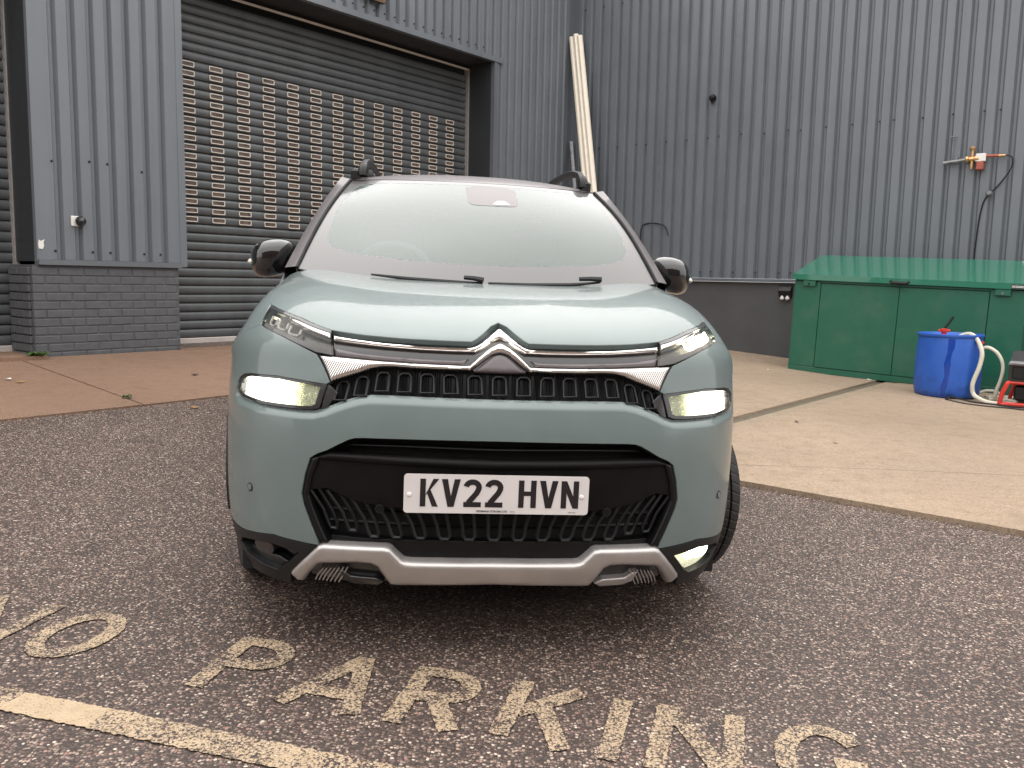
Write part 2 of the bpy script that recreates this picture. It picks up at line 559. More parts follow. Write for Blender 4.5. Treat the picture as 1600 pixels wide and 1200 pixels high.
# car
M['body'] = paint('body_sage', (.120, .155, .152), .50, .72, .03, .10, .12, 300)
M['gloss'] = paint('gloss_black', (.006, .006, .007), .3, 1.0, .05, 0, .12, 230)
M['roofblk'] = paint('roof_black', (.125, .110, .114), .5, .35, .12, 0, .18, 170)
M['piano'] = paint('piano_black', (.004, .004, .005), .08, 1.0, .02, 0, .08, 200)
M['chrome'] = plain('chrome', (.86, .83, .80), .14, 1.0, var=.02)
M['satin'] = plain('satin_silver', (.46, .435, .42), .38, .75, var=.05, bmp=.03)
m, t, b = new_mat('ribbed_chrome')
vec = coords(t)
mp = nd(t, 'ShaderNodeMapping'); mp.inputs['Rotation'].default_value = (0, R(58), 0)
sx_ = nd(t, 'ShaderNodeSeparateXYZ'); t.links.new(vec, sx_.inputs[0])
ax = math_n(t, 'ABSOLUTE', sx_.outputs['X'])
ph = math_n(t, 'ADD', math_n(t, 'MULTIPLY', ax, 1000.0), math_n(t, 'MULTIPLY', sx_.outputs['Z'], 530.0))
w = math_n(t, 'SINE', ph)
lim = maprange(t, ax, .27, .31, 0, 1)
hh = math_n(t, 'MULTIPLY', w, lim)
c = mixc(t, maprange(t, hh, -.2, .9, 0, .6), (.86, .83, .80), (.40, .37, .35))
t.links.new(c, b.inputs['Base Color']); setin(b, Metallic=1.0, Roughness=.2)
t.links.new(bump(t, hh, .35, .001), b.inputs['Normal'])
M['ribchrome'] = m
M['grille'] = plain('grille_black', (.004, .004, .0045), .35, var=.2, spec=.3)
M['fin'] = plain('grille_fin', (.006, .006, .007), .38, var=.2, spec=.3)
M['carrier'] = plain('plate_carrier_black', (.0045, .004, .004), .5, var=.2, bmp=.15, bscale=300, spec=.15)
M['plate'] = plain('plate_white', (.62, .58, .57), .4, var=.03, coat=.4)
M['platechar'] = plain('plate_black', (.012, .010, .011), .4)
M['lampdark'] = plain('lamp_bowl', (.075, .070, .066), .3, .6, var=.3, scale=60)
M['drl_off'] = plain('drl_clear', (.40, .38, .36), .25, var=.05)
M['drl_on'] = glow('drl_lit', (1.0, .93, .66), 5.0, 300, .35)
M['drl_dim'] = glow('drl_dim', (1.0, .88, .50), .9, 300, .2)
M['paintedglow'] = glow('fog_glow_painted', (.85, .86, .50), .55, 260, .06, .35, .7)  # fog lamp's spill of light painted as emission on pocket and ledge
M['beam'] = glow('headlamp_lit', (1.0, .97, .80), 9.0, 420, .12, .36, .56)
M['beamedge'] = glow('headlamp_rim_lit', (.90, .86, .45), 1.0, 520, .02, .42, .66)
M['fogbeam'] = glow('fog_lit', (1.0, .96, .70), 4.5, 500, .15, .38, .58)
M['lens'] = glass('lamp_lens', (.93, .94, .92), .02, .02, wet=.15, ior=1.32)
M['screen'] = glass('windscreen_glass', (.62, .84, .75), .015, .09, (.54, .76, .66), .05, 420, gain=1.68)
M['sideglass'] = glass('side_glass', (.25, .3, .3), .02, .03, wet=.3, gain=1.5)
M['frit'] = paint('frit_black', (.022, .019, .020), .4, 1.0, .06, 0, .12, 220)
M['housing'] = paint('housing_black', (.075, .060, .063), .45, .55, .05, 0, .1, 220)
M['mirrorglass'] = plain('mirror_glass', (.8, .8, .8), .04, 1.0, 0)
M['trimgrey'] = plain('interior_grey', (.03, .03, .032), .7)
M['seat'] = plain('seat_cloth', (.05, .05, .055), .85)
M['amber'] = plain('lens_clear', (.55, .52, .46), .25)

# ------------------------------------------------------------------ ground
YARD = R(51)                       # yard axes: s runs along the shuttered wall, t towards it
D1, D2 = 8.0, 11.227
def zg(t):
    z = -.01 + .0297 * (max(-8, min(t, 3.4)) - 1.546)
    return z + max(0, min(t, 9) - 3.4) * .064
def strips(ts, ss, dz=0):
    V = [(s, t, zg(t) + dz) for t in ts for s in ss]
    n = len(ss)
    return V, [(i * n + j, i * n + j + 1, i * n + n + j + 1, i * n + n + j) for i in range(len(ts) - 1) for j in range(n - 1)]
V, Fc = strips([-90, -8, 0, 3.4, 9, 90], [-90, -20, 0, 5, 20, 90])
g = mesh_obj('asphalt', V, Fc, M['asphalt']); g.rotation_euler[2] = YARD
tag(g, 'dark wet asphalt yard with pale stone chips', kind='structure')

def slab(name, poly, h, mat, parent, h0=-.15):
    verts = [Vector(p) for p in poly]
    n = len(poly)
    edges = [(i, (i + 1) % n) for i in range(n)]
    b = n
    # break line where the yard starts to rise, and a light grid
    xs = [p[0] for p in poly]
    pts = []
    for tt in (3.4,):
        for s in np.arange(min(xs) + .05, max(xs), .4): pts.append((s, tt))
    def inside(p):
        c = False
        for i in range(n):
            (x1, y1), (x2, y2) = poly[i], poly[(i + 1) % n]
            if (y1 > p[1]) != (y2 > p[1]) and p[0] < (x2 - x1) * (p[1] - y1) / (y2 - y1) + x1: c = not c
        return c
    verts += [Vector(p) for p in pts if inside(p)]
    v, e, f, *_ = delaunay_2d_cdt(verts, edges, [], 1, 1e-5)
    mb = MB()
    v2 = [(p.x, p.y) for p in v]
    f2 = [tuple(q) for q in f]
    nn = len(v2)
    cnt = set()
    for q in f2:
        for i in range(len(q)): cnt.add((q[i], q[(i + 1) % len(q)]))
    Vv = [(s, t, zg(t) + h) for s, t in v2] + [(s, t, zg(t) + h0) for s, t in v2]
    Ff = list(f2) + [(b_, a_, nn + a_, nn + b_) for (a_, b_) in cnt if (b_, a_) not in cnt]
    mb.add(Vv, Ff)
    return mb.build(name, mat, parent)
ap = empty('concrete_apron', rotz=YARD); tag(ap, 'brown concrete apron in front of the shutters', kind='structure')
slab('concrete_slab', [(-6, 5.62), (2.965, 5.70), (3.035, 7.99), (-6, 7.99)], .012, M['conc_l'], ap)
slab('concrete_slab', [(2.98, 5.70), (4.48, 5.76), (9.0, 5.78), (9.0, 7.99), (3.05, 7.99)], .012, M['conc_l'], ap)
# raised sills under the two shutters
MB().box(-3, 3.245, 7.86, 8.62, .20, .375).build('door_sill', M['conc_l'], ap)
MB().box(4.585, 9.33, 7.92, 8.62, .20, .350).build('door_sill', M['conc_l'], ap)
pv = empty('concrete_pavement', rotz=YARD); tag(pv, 'pale broom-finished concrete pavement beside the corrugated wall', kind='structure')
slab('concrete_slab', [(4.44, 2.194), (4.46, 1.95), (4.60, .55), (4.62, -6), (8.2, -6), (5.95, .78), (5.47, 1.40), (5.03, 1.90), (4.75, 2.194)], .028, M['conc_r'], pv)
slab('concrete_slab', [(4.754, 2.204), (5.034, 1.905), (5.474, 1.404), (5.955, .784), (8.206, -6), (11.22, -6), (11.22, 2.66), (4.42, 2.66), (4.44, 2.2)], .028, M['conc_r'], pv)
slab('concrete_slab', [(4.42, 2.90), (11.22, 2.90), (11.22, 7.99), (9.02, 7.99), (9.02, 5.78), (4.50, 5.76)], .028, M['conc_r'], pv)
slab('channel_edge', [(4.42, 2.67), (11.22, 2.67), (11.22, 2.79), (4.42, 2.79)], .021, M['channel2'], pv)
slab('channel_bed', [(4.42, 2.79), (11.22, 2.79), (11.22, 2.90), (4.42, 2.90)], .006, M['channel'], pv)

# ------------------------------------------------------------------ warehouse
wh = empty('warehouse', rotz=YARD)
tag(wh, 'dark grey metal clad warehouse corner behind the car', 'building')
TOP = 6.0
P_, CR, SL, FL, DP = .164, .090, .0235, .027, .042
def rib_profile(a0, a1, first):
    """(a, depth) polyline: flat crowns with narrow recessed grooves; depth>0 goes into the wall"""
    pts = [(a0, 0.0)]
    k = first
    while k + SL * 2 + FL < a1 - .004:
        if k > a0 + .004: pts += [(k, 0), (k + SL, DP), (k + SL + FL, DP), (k + 2 * SL + FL, 0)]
        k += P_
    pts.append((a1, 0.0))
    return pts
def sheet(name, a0, a1, z0, z1, first, wall, mat=None, parent=wh):
    pr = rib_profile(a0, a1, first)
    V = []
    for z in (z0, z1):
        for a, d in pr:
            V.append((a, D1 + d, z) if wall == 1 else (D2 + d, a, z))
    n = len(pr)
    return mesh_obj(name, V, [(i, i + 1, n + i + 1, n + i) for i in range(n - 1)], mat or M['clad'], parent)
def wallbox(a0, a1, d0, d1, z0, z1, wall, name, mat, parent=wh, bev=0):
    """box on a wall; d measured into the wall"""
    mb = MB()
    if wall == 1: mb.box(a0, a1, D1 + d0, D1 + d1, z0, z1, bev=bev)
    else: mb.box(D2 + d0, D2 + d1, a0, a1, z0, z1, bev=bev)
    return mb.build(name, mat, parent)
CB = 1.195                          # underside of the cladding
# pillar between the two shutters
sheet('cladding_sheet', 3.385, 4.60, CB + .02, TOP, 3.42, 1)
wallbox(3.252, 3.385, -.004, .05, CB, TOP, 1, 'corner_flashing', M['clad'])
wallbox(4.60, 4.672, -.004, .45, CB - .02, TOP, 1, 'corner_flashing', M['clad'])
wallbox(3.255, 4.60, -.03, .06, CB - .03, CB + .018, 1, 'base_flashing', M['trim'])
# brick base under it
bb = wallbox(3.209, 4.578, .0045, .48, .28, CB - .03, 1, 'brick_base', M['mortar'])
br_me = {}
def brick_mesh(L, H, Dp=.035):
    key = (round(L, 3), round(H, 3), Dp)
    if key not in br_me:
        mb = MB(); mb.box(-L / 2, L / 2, -Dp / 2, Dp / 2, -H / 2, H / 2, bev=.005)
        o = mb.build('brick', M['brick'], None)
        br_me[key] = o.data
        bpy.data.objects.remove(o)
    return br_me[key]
def put_brick(x, y, z, L, H, rz=0):
    o = bpy.data.objects.new('brick', brick_mesh(L, H)); link(o, bb)
    o.location = (x, y, z)
    o.rotation_euler = (random.gauss(0, .004), random.gauss(0, .006), rz + random.gauss(0, .004))
CO = .0755
for r_ in range(12):
    z = .335 + CO * (r_ + .5) - .02
    if z + .03 > CB - .03: break
    x = 3.205
    first = True
    while x < 4.578 - .03:
        L = .215
        if first: L = .1025 if r_ % 2 else .215
        x1 = min(x + L, 4.578)
        put_brick((x + x1) / 2, D1 + .0165 + random.uniform(-.0015, .0015), z, x1 - x, .0665)
        x = x1 + .010
        first = False
    y = D1 + .05
    k = 0
    while y < D1 + .46:
        L = .215 if (r_ + k) % 2 == 0 and k == 0 else (.1025 if k == 0 else .215)
        y1 = min(y + L, D1 + .47)
        put_brick(3.205 + random.uniform(-.003, .003), (y + y1) / 2, z, y1 - y, .0655, math.pi / 2)
        y = y1 + .010; k += 1
# wall above the doors and to the right of the big shutter
a = 4.676
ph = 4.70
while a < 9.42:
    a1 = min(a + P_ * 6, 9.42)
    sheet('cladding_sheet', a, a1, 4.17, TOP, ph, 1); ph += P_ * 6; a = a1
a = 9.42
while a < 11.10:
    a1 = min(a + P_ * 6, 11.10)
    sheet('cladding_sheet', a, a1, CB, TOP, a + .04, 1); a = a1
a = -3.0
while a < 3.25:
    a1 = min(a + P_ * 6, 3.25)
    sheet('cladding_sheet', a, a1, 4.17, TOP, a + .04, 1); a = a1
wallbox(4.674, 9.50, -.022, .05, 4.10, 4.168, 1, 'lintel_flashing', M['clad'])
wallbox(-3.0, 3.25, -.022, .05, 4.10, 4.168, 1, 'lintel_flashing', M['clad'])
wallbox(9.345, 9.418, -.012, .05, .3, 4.098, 1, 'jamb_flashing', M['trim'])
wallbox(11.102, 11.225, -.003, .02, .2, TOP, 1, 'corner_flashing', M['trim'])
wallbox(9.42, 11.10, .02, .06, .2, CB - .002, 1, 'plinth', M['render'])
# reveals and soffits of the openings, half a metre deep
wallbox(9.34, 9.42, .052, .55, .3, 4.2, 1, 'jamb', M['reveal'])
wallbox(4.674, 9.34, .052, .56, 4.104, 4.2, 1, 'soffit', M['reveal'])
wallbox(-3.0, 3.25, .052, .56, 4.104, 4.2, 1, 'soffit', M['reveal'])
wallbox(3.256, 3.30, .055, .56, CB - .0, 4.2, 1, 'jamb', M['reveal'])
wallbox(4.582, 4.63, .452, .56, .3, 4.2, 1, 'jamb', M['reveal'])
wallbox(-3.0, 11.2, .60, .66, .2, 4.4, 1, 'inner_wall', M['blackdeep'])
# right hand wall
a = 7.895
ph = 7.895
while a > -4.4:
    a1 = a - P_ * 6
    sheet('cladding_sheet', a1, a, CB, TOP, a1 + .05, 2); a = a1
wallbox(7.897, 7.997, -.003, .02, .2, TOP, 2, 'corner_flashing', M['trim'])
wallbox(-4.4, 7.895, -.07, .03, CB - .045, CB - .002, 2, 'base_flashing', M['trim'])
wallbox(-4.4, 7.895, -.003, .15, -.5, CB - .047, 2, 'plinth', M['render'])
# eaves trim
wallbox(-3.0, 11.05, -.10, .15, TOP, TOP + .22, 1, 'eaves_trim', M['trim'])
wallbox(-4.4, 7.9, -.10, .15, TOP, TOP + .22, 2, 'eaves_trim', M['trim'])
MB().add([(-3, D1 + .15, TOP + .2), (11.3, D1 + .15, TOP + .2), (11.3, D1 + 14, TOP + 1.6), (-3, D1 + 14, TOP + 1.6)], [(0, 1, 2, 3)]).build('roof', M['trim'], wh)
MB().add([(D2 + .15, -4.4, TOP + .19), (D2 + .15, 8.1, TOP + .19), (D2 + 14, 8.1, TOP + 1.6), (D2 + 14, -4.4, TOP + 1.6)], [(0, 1, 2, 3)]).build('roof', M['trim'], wh)
# fixing screws: far too many and too small to count
sm = MB()
def screw(a, z, wall, d=-.006):
    c = (a, D1 + d, z) if wall == 1 else (D2 + d, a, z)
    sm.lathe([(.011, .010), (.011, 0), (.006, -.006), (0, -.008)], 6, 'y' if wall == 1 else 'x', c)
k = 0
a = 7.8
while a > -4:
    for z, off in ((3.13, 0), (1.285, .02), (5.2, 0)):
        if (k % 7) not in (1, 3, 5): screw(a + off, z + random.uniform(-.012, .012), 2)
    a -= P_; k += 1
for i in range(7):
    if i in (0, 2, 3, 5): screw(3.42 + P_ * i - .012, 2.08 + random.uniform(-.02, .02), 1)
    if i in (0, 2, 3, 5, 6): screw(3.42 + P_ * i - .012, 1.29, 1)
for i in range(28): screw(4.7 + P_ * i - .012, 4.24, 1)
o = sm.build('fixing_screw', M['screw'], wh); tag(o, kind='stuff')

# ------------------------------------------------------------------ the other side of the yard, behind the camera
ow = empty('office_block', rotz=R(4)); ow.location = (0, -10.5, -.35)
tag(ow, 'long low brick unit across the yard, mirrored in the car front', 'building')
MB().box(-17, 17, -8, 0, -.4, 5.4).build('wall', plain('brown_brick', (.15, .095, .075), .8, var=.3, scale=30), ow)
MB().box(-17.3, 17.3, -8.3, .3, 5.4, 5.75).build('roof_edge', M['trim'], ow)
for k_ in range(7):
    x_ = -14.5 + k_ * 4.6
    if k_ in (2, 5): MB().box(x_, x_ + 3.0, -.05, .03, 0, 3.4).build('loading_door', M['slat'], ow)
    else:
        wf = MB().box(x_, x_ + 2.2, -.05, .04, 1.1, 2.6).build('window', M['guide'], ow)
        MB().box(x_ + .08, x_ + 2.12, .041, .045, 1.18, 2.52).build('pane', M['gloss'], wf)

# ------------------------------------------------------------------ roller shutters
PT = .0935
def slat_mesh(L):
    pr = [(.022, 0.0), (.006, .003), (-.003, .014), (-.007, .030), (-.0075, .045), (-.006, .062), (-.001, .078), (.008, .088), (.022, .0915), (.026, .0935)]
    V = []
    for x in (0, L):
        V += [(x, d, z) for d, z in pr]
    n = len(pr)
    me = mesh_obj('slat', V, [(i + 1, i, n + i, n + i + 1) for i in range(n - 1)], M['slat'], None, smooth=True, sharp=R(60))
    d = me.data; bpy.data.objects.remove(me)
    return d
def shutter(a0, a1, zb, label, slots):
    root = empty('roller_shutter', wh)
    root.parent = None
    c_, s_ = math.cos(YARD), math.sin(YARD)
    RY = D1 + .50
    root.location = (c_ * a0 - s_ * RY, s_ * a0 + c_ * RY, 0)
    root.rotation_euler[2] = YARD
    tag(root, label, 'roller shutter', 'roller shutters in the long wall')
    L = a1 - a0
    me = slat_mesh(L)
    MB().box(0, L, -.022, .02, zb, zb + .078, bev=.006).build('bottom_bar', M['slatbar'], root)
    z = zb + .080
    k = 0
    sl = []
    while z + PT < 4.06:
        o = bpy.data.objects.new('slat', me); link(o, root)
        o.location = (0, random.uniform(-.0012, .0012), z)
        sl.append((o, z)); z += PT; k += 1
    MB().box(L - .012, L + .032, -.05, .03, zb - .02, 4.06).build('guide_rail', M['guide'], root)
    MB().box(-.032, .012, -.05, .03, zb - .02, 4.06).build('guide_rail', M['guide'], root)
    MB().box(0, L, -.045, -.03, 4.035, 4.060).build('head_strip', M['slot'], root)
    if slots:
        w, h, e, f = .158, .056, .0085, .0
        mb = MB()
        # raised rounded rectangular frame with its own depth
        def rr(w, h, r, y):
            P = []
            for cx, cz, a0_ in ((w / 2 - r, h / 2 - r, 0), (-w / 2 + r, h / 2 - r, 90), (-w / 2 + r, -h / 2 + r, 180), (w / 2 - r, -h / 2 + r, 270)):
                for q in (0, 45, 90):
                    P.append((cx + r * math.cos(R(a0_ + q)), y, cz + r * math.sin(R(a0_ + q))))
            return P
        rings = [rr(w, h, .010, .0), rr(w, h, .010, -.009), rr(w - 2 * e, h - 2 * e, .006, -.009), rr(w - 2 * e, h - 2 * e, .006, .012)]
        V = sum(rings, [])
        Fc = [(k2 * 12 + i, k2 * 12 + (i + 1) % 12, k2 * 12 + 12 + (i + 1) % 12, k2 * 12 + 12 + i) for k2 in range(3) for i in range(12)]
        mb.add(V, Fc, 0)
        mb.add(rr(w - 2 * e, h - 2 * e, .006, -.0015), [tuple(range(12))], 1)
        o = mb.build('vision_slot', [M['slot'], M['slotdark']], None, smooth=True)
        sme = o.data; bpy.data.objects.remove(o)
        rows = [q for q in sl if 1.645 < q[1] + .04 < 3.30]
        for so, z_ in rows:
            for i in range(13):
                v = bpy.data.objects.new('vision_slot', sme); link(v, so)
                v.location = (4.934 + .331 * i + w / 2 - a0, -.0085 + .0, .047)
    return root
shutter(4.60, 9.33, .345, 'wide grey roller shutter with rows of small cream framed slots', True)
shutter(-2.6, 3.255, .35, 'plain grey roller shutter without slots at the left edge', False)

# ------------------------------------------------------------------ painted lettering
TO = Vector((-.87, 2.21)); TE = Vector((.967, -.253)); TW = Vector((.253, .967))
n1 = Vector((-math.sin(YARD), math.cos(YARD)))
def on_road(e, w, d):
    p = TO + TE * e + TW * w
    return (p.x, p.y, zg(p.dot(n1)) + d)
rl = empty('road_lettering', loc=on_road(0, 0, 0)); tag(rl, 'worn cream NO PARKING lettering painted on the asphalt', 'road marking')
SW = .052
def densify_poly(p, st):
    out = []
    for i in range(len(p)):
        a, b_ = Vector(p[i]), Vector(p[(i + 1) % len(p)])
        n = max(1, int((b_ - a).length / st))
        out += [a + (b_ - a) * k / n for k in range(n)]
    return out
def arc(cx, cy, rx, ry, a0, a1, n=10):
    return [(cx + rx * math.cos(R(a0 + (a1 - a0) * i / n)), cy + ry * math.sin(R(a0 + (a1 - a0) * i / n))) for i in range(n + 1)]
H_ = .318
letters = [
    ('letter_n', stroke([(-.930, 0), (-.930, H_)], SW) + stroke([(-.925, H_ - .01), (-.705, .01)], SW) + stroke([(-.693, 0), (-.70, H_)], SW)),
    ('letter_o', stroke(arc(-.492, .162, .092, .137, 0, 360, 22)[:-1], SW, True)),
    ('letter_p', stroke([(.022, 0), (.008, H_)], SW) + stroke([(.012, H_ - .023), (.085, H_ - .018)] + arc(.10, .228, .065, .068, 80, -80, 7) + [(.02, .155)], SW)),
    ('letter_a', stroke([(.275, .004), (.392, H_ - .01)], SW) + stroke([(.392, H_ - .01), (.482, .006)], SW) + stroke([(.315, .095), (.462, .095)], SW)),
    ('letter_r', stroke([(.595, .008), (.583, H_ + .002)], SW) + stroke([(.585, H_ - .021), (.66, H_ - .018)] + arc(.672, .232, .068, .066, 80, -80, 7) + [(.595, .155)], SW) + stroke([(.662, .16), (.748, .016)], SW)),
    ('letter_k', stroke([(.870, .04), (.872, H_ + .018)], SW) + stroke([(.886, .16), (1.035, H_ + .004)], SW) + stroke([(.945, .215), (1.035, .022)], SW)),
    ('letter_i', stroke([(1.148, .018), (1.150, H_ + .005)], SW)),
    ('letter_n', stroke([(1.262, .018), (1.268, H_ + .016)], SW) + stroke([(1.275, H_ + .006), (1.435, .03)], SW) + stroke([(1.440, .02), (1.447, H_ + .020)], SW)),
    ('letter_g', stroke(arc(1.665, .190, .098, .145, 40, 320, 16) + [(1.755, .185), (1.685, .185)], SW)),
]
for nm, polys in letters:
    polys = [[tuple(q) for q in densify_poly(p, .009)] for p in polys]
    v2, f2 = union_tris(polys)
    V = [on_road(a + random.uniform(-.0022, .0022), c + random.uniform(-.0022, .0022), .0045) for a, c in v2]
    o = mesh_obj(nm, [(x - rl.location.x, y - rl.location.y, z - rl.location.z) for x, y, z in V], f2, M['paint'], rl)
    fix_normals(o)
V = []
def line_pts(e0, e1, n, w0, w1):
    P = []
    for i in range(n + 1):
        e = e0 + (e1 - e0) * i / n
        j = random.uniform(-.004, .004); k = random.uniform(-.004, .004)
        P.append((on_road(e, w0 + j, .0045), on_road(e, w1 + k, .0045)))
    return P
N_L = 290
P = line_pts(-1.3, 1.6, N_L, -.262, -.168)
V = [q for p in P for q in p]
o = mesh_obj('bay_line', V, [(2 * i, 2 * i + 2, 2 * i + 3, 2 * i + 1) for i in range(N_L)], [M['paint'], M['paint2']], mi=[1 if -.36 < -1.3 + 2.9 * (i + .5) / N_L < -.10 else 0 for i in range(N_L)])
tag(o, 'worn cream painted line running below the lettering on the asphalt', 'road marking')

# ================================================================== car
car = empty('parked_car')
tag(car, 'sage green compact crossover car with black roof and headlamps lit', 'car')
def set_car_matrix():
    X = Vector((0.99435673, 0.10363386, -0.02268733)); Yv = Vector((-0.10320836, 0.99447467, 0.01918756)); Z = Vector((0.02455046, -0.01673776, 0.99955846))
    m_ = Matrix.Identity(4)
    for i in range(3): m_[i][0], m_[i][1], m_[i][2] = X[i], Yv[i], Z[i]
    m_[0][3], m_[1][3], m_[2][3] = CAR_O
    car.matrix_world = m_
CAR_O = (-0.0513, 2.3847, -0.0098)
set_car_matrix()

# ---- front skin: one smooth spline patch; u runs across (0 = centre, 8 = wheel arch), v runs up the nose and back over the bonnet
XS = [0, .22, .42, .58, .69, .77, .825, .858, .872]
YS = [0, .010, .036, .085, .155, .26, .40, .58, .80]
LOW = [(.20, .05, .955), (.31, .005, .985), (.44, -.005, 1.0), (.57, -.01, 1.0), (.69, -.005, 1.0), (.79, .015, .997), (.87, .035, .99)]
ZTOP = [.87, .87, .868, .862, .855, .845, .835, .82, .81]
net = np.zeros((13, 9, 3))
for i, (z, dy, s_) in enumerate(LOW):
    for j in range(9):
        w = 1 - (j / 8.) ** 2
        net[i, j] = [XS[j] * s_, YS[j] + dy * w + (.02 if i == 0 else 0) * (1 - w), .20 + (z - .20) * (ZTOP[j] - .20) / .67]
TOPC = {0: [(0, .055, .925), (0, .10, .968), (0, .23, 1.018), (0, .48, 1.068), (0, .74, 1.088), (0, 1.0, 1.097)],
1: [(.22, .065, .925), (.22, .11, .968), (.21, .24, 1.019), (.205, .485, 1.069), (.20, .745, 1.089), (.20, 1.005, 1.098)],
2: [(.42, .09, .925), (.41, .135, .97), (.40, .26, 1.022), (.395, .50, 1.072), (.392, .752, 1.092), (.39, 1.01, 1.102)],
3: [(.578, .135, .925), (.565, .185, .973), (.555, .30, 1.030), (.55, .525, 1.081), (.545, .765, 1.104), (.55, 1.015, 1.115)],
4: [(.685, .205, .92), (.675, .255, .968), (.665, .36, 1.023), (.657, .56, 1.073), (.652, .785, 1.098), (.662, 1.02, 1.115)],
5: [(.765, .305, .905), (.755, .35, .95), (.745, .45, 1.0), (.738, .62, 1.045), (.732, .815, 1.07), (.738, 1.025, 1.09)],
6: [(.818, .43, .88), (.805, .475, .918), (.795, .56, .957), (.789, .70, .993), (.787, .86, 1.015), (.786, 1.03, 1.03)],
7: [(.855, .60, .855), (.848, .64, .885), (.841, .72, .912), (.838, .82, .935), (.84, .93, .952), (.838, 1.04, .963)],
8: [(.873, .83, .835), (.873, .865, .85), (.873, .91, .86), (.873, .955, .868), (.873, 1.0, .873), (.873, 1.05, .876)]}
for j in range(9):
    for k in range(6): net[7 + k, j] = TOPC[j][k]
mir = net[:, :0:-1].copy(); mir[:, :, 0] *= -1
full = np.concatenate([mir, net], 1)
def bs(t): return np.array([(1 - t) ** 3, 3 * t ** 3 - 6 * t ** 2 + 4, -3 * t ** 3 + 3 * t ** 2 + 3 * t + 1, t ** 3]) / 6
def padn(A):
    A = np.concatenate([2 * A[:1] - A[1:2], A, 2 * A[-1:] - A[-2:-1]], 0)
    return np.concatenate([2 * A[:, :1] - A[:, 1:2], A, 2 * A[:, -1:] - A[:, -2:-1]], 1)
def evs(A, u, v):
    c_ = u + 8
    i = np.clip(np.floor(c_).astype(int), 0, 15); tu = c_ - i
    k = np.clip(np.floor(v).astype(int), 0, 11); tv = v - k
    bu, bv = bs(tu), bs(tv)
    P = 0
    for a in range(4):
        for b_ in range(4): P = P + (bv[a] * bu[b_])[..., None] * A[k + a, i + b_]
    return P
ctrl = full.copy()
uu, vv = np.meshgrid(np.arange(-8, 9.), np.arange(0, 13.))
for _ in range(3): ctrl += .8 * (full - evs(padn(ctrl), uu.ravel(), vv.ravel()).reshape(full.shape))
CT = padn(ctrl)
def nose(u, v): return evs(CT, np.atleast_1d(np.asarray(u, float)), np.atleast_1d(np.asarray(v, float)))
def snorm(S, u, v, h=1e-3):
    a = S(np.add(u, h), v) - S(np.subtract(u, h), v)
    b_ = S(u, np.add(v, h)) - S(u, np.subtract(v, h))
    n = np.cross(a, b_)
    return n / np.maximum(np.linalg.norm(n, axis=-1, keepdims=True), 1e-9)

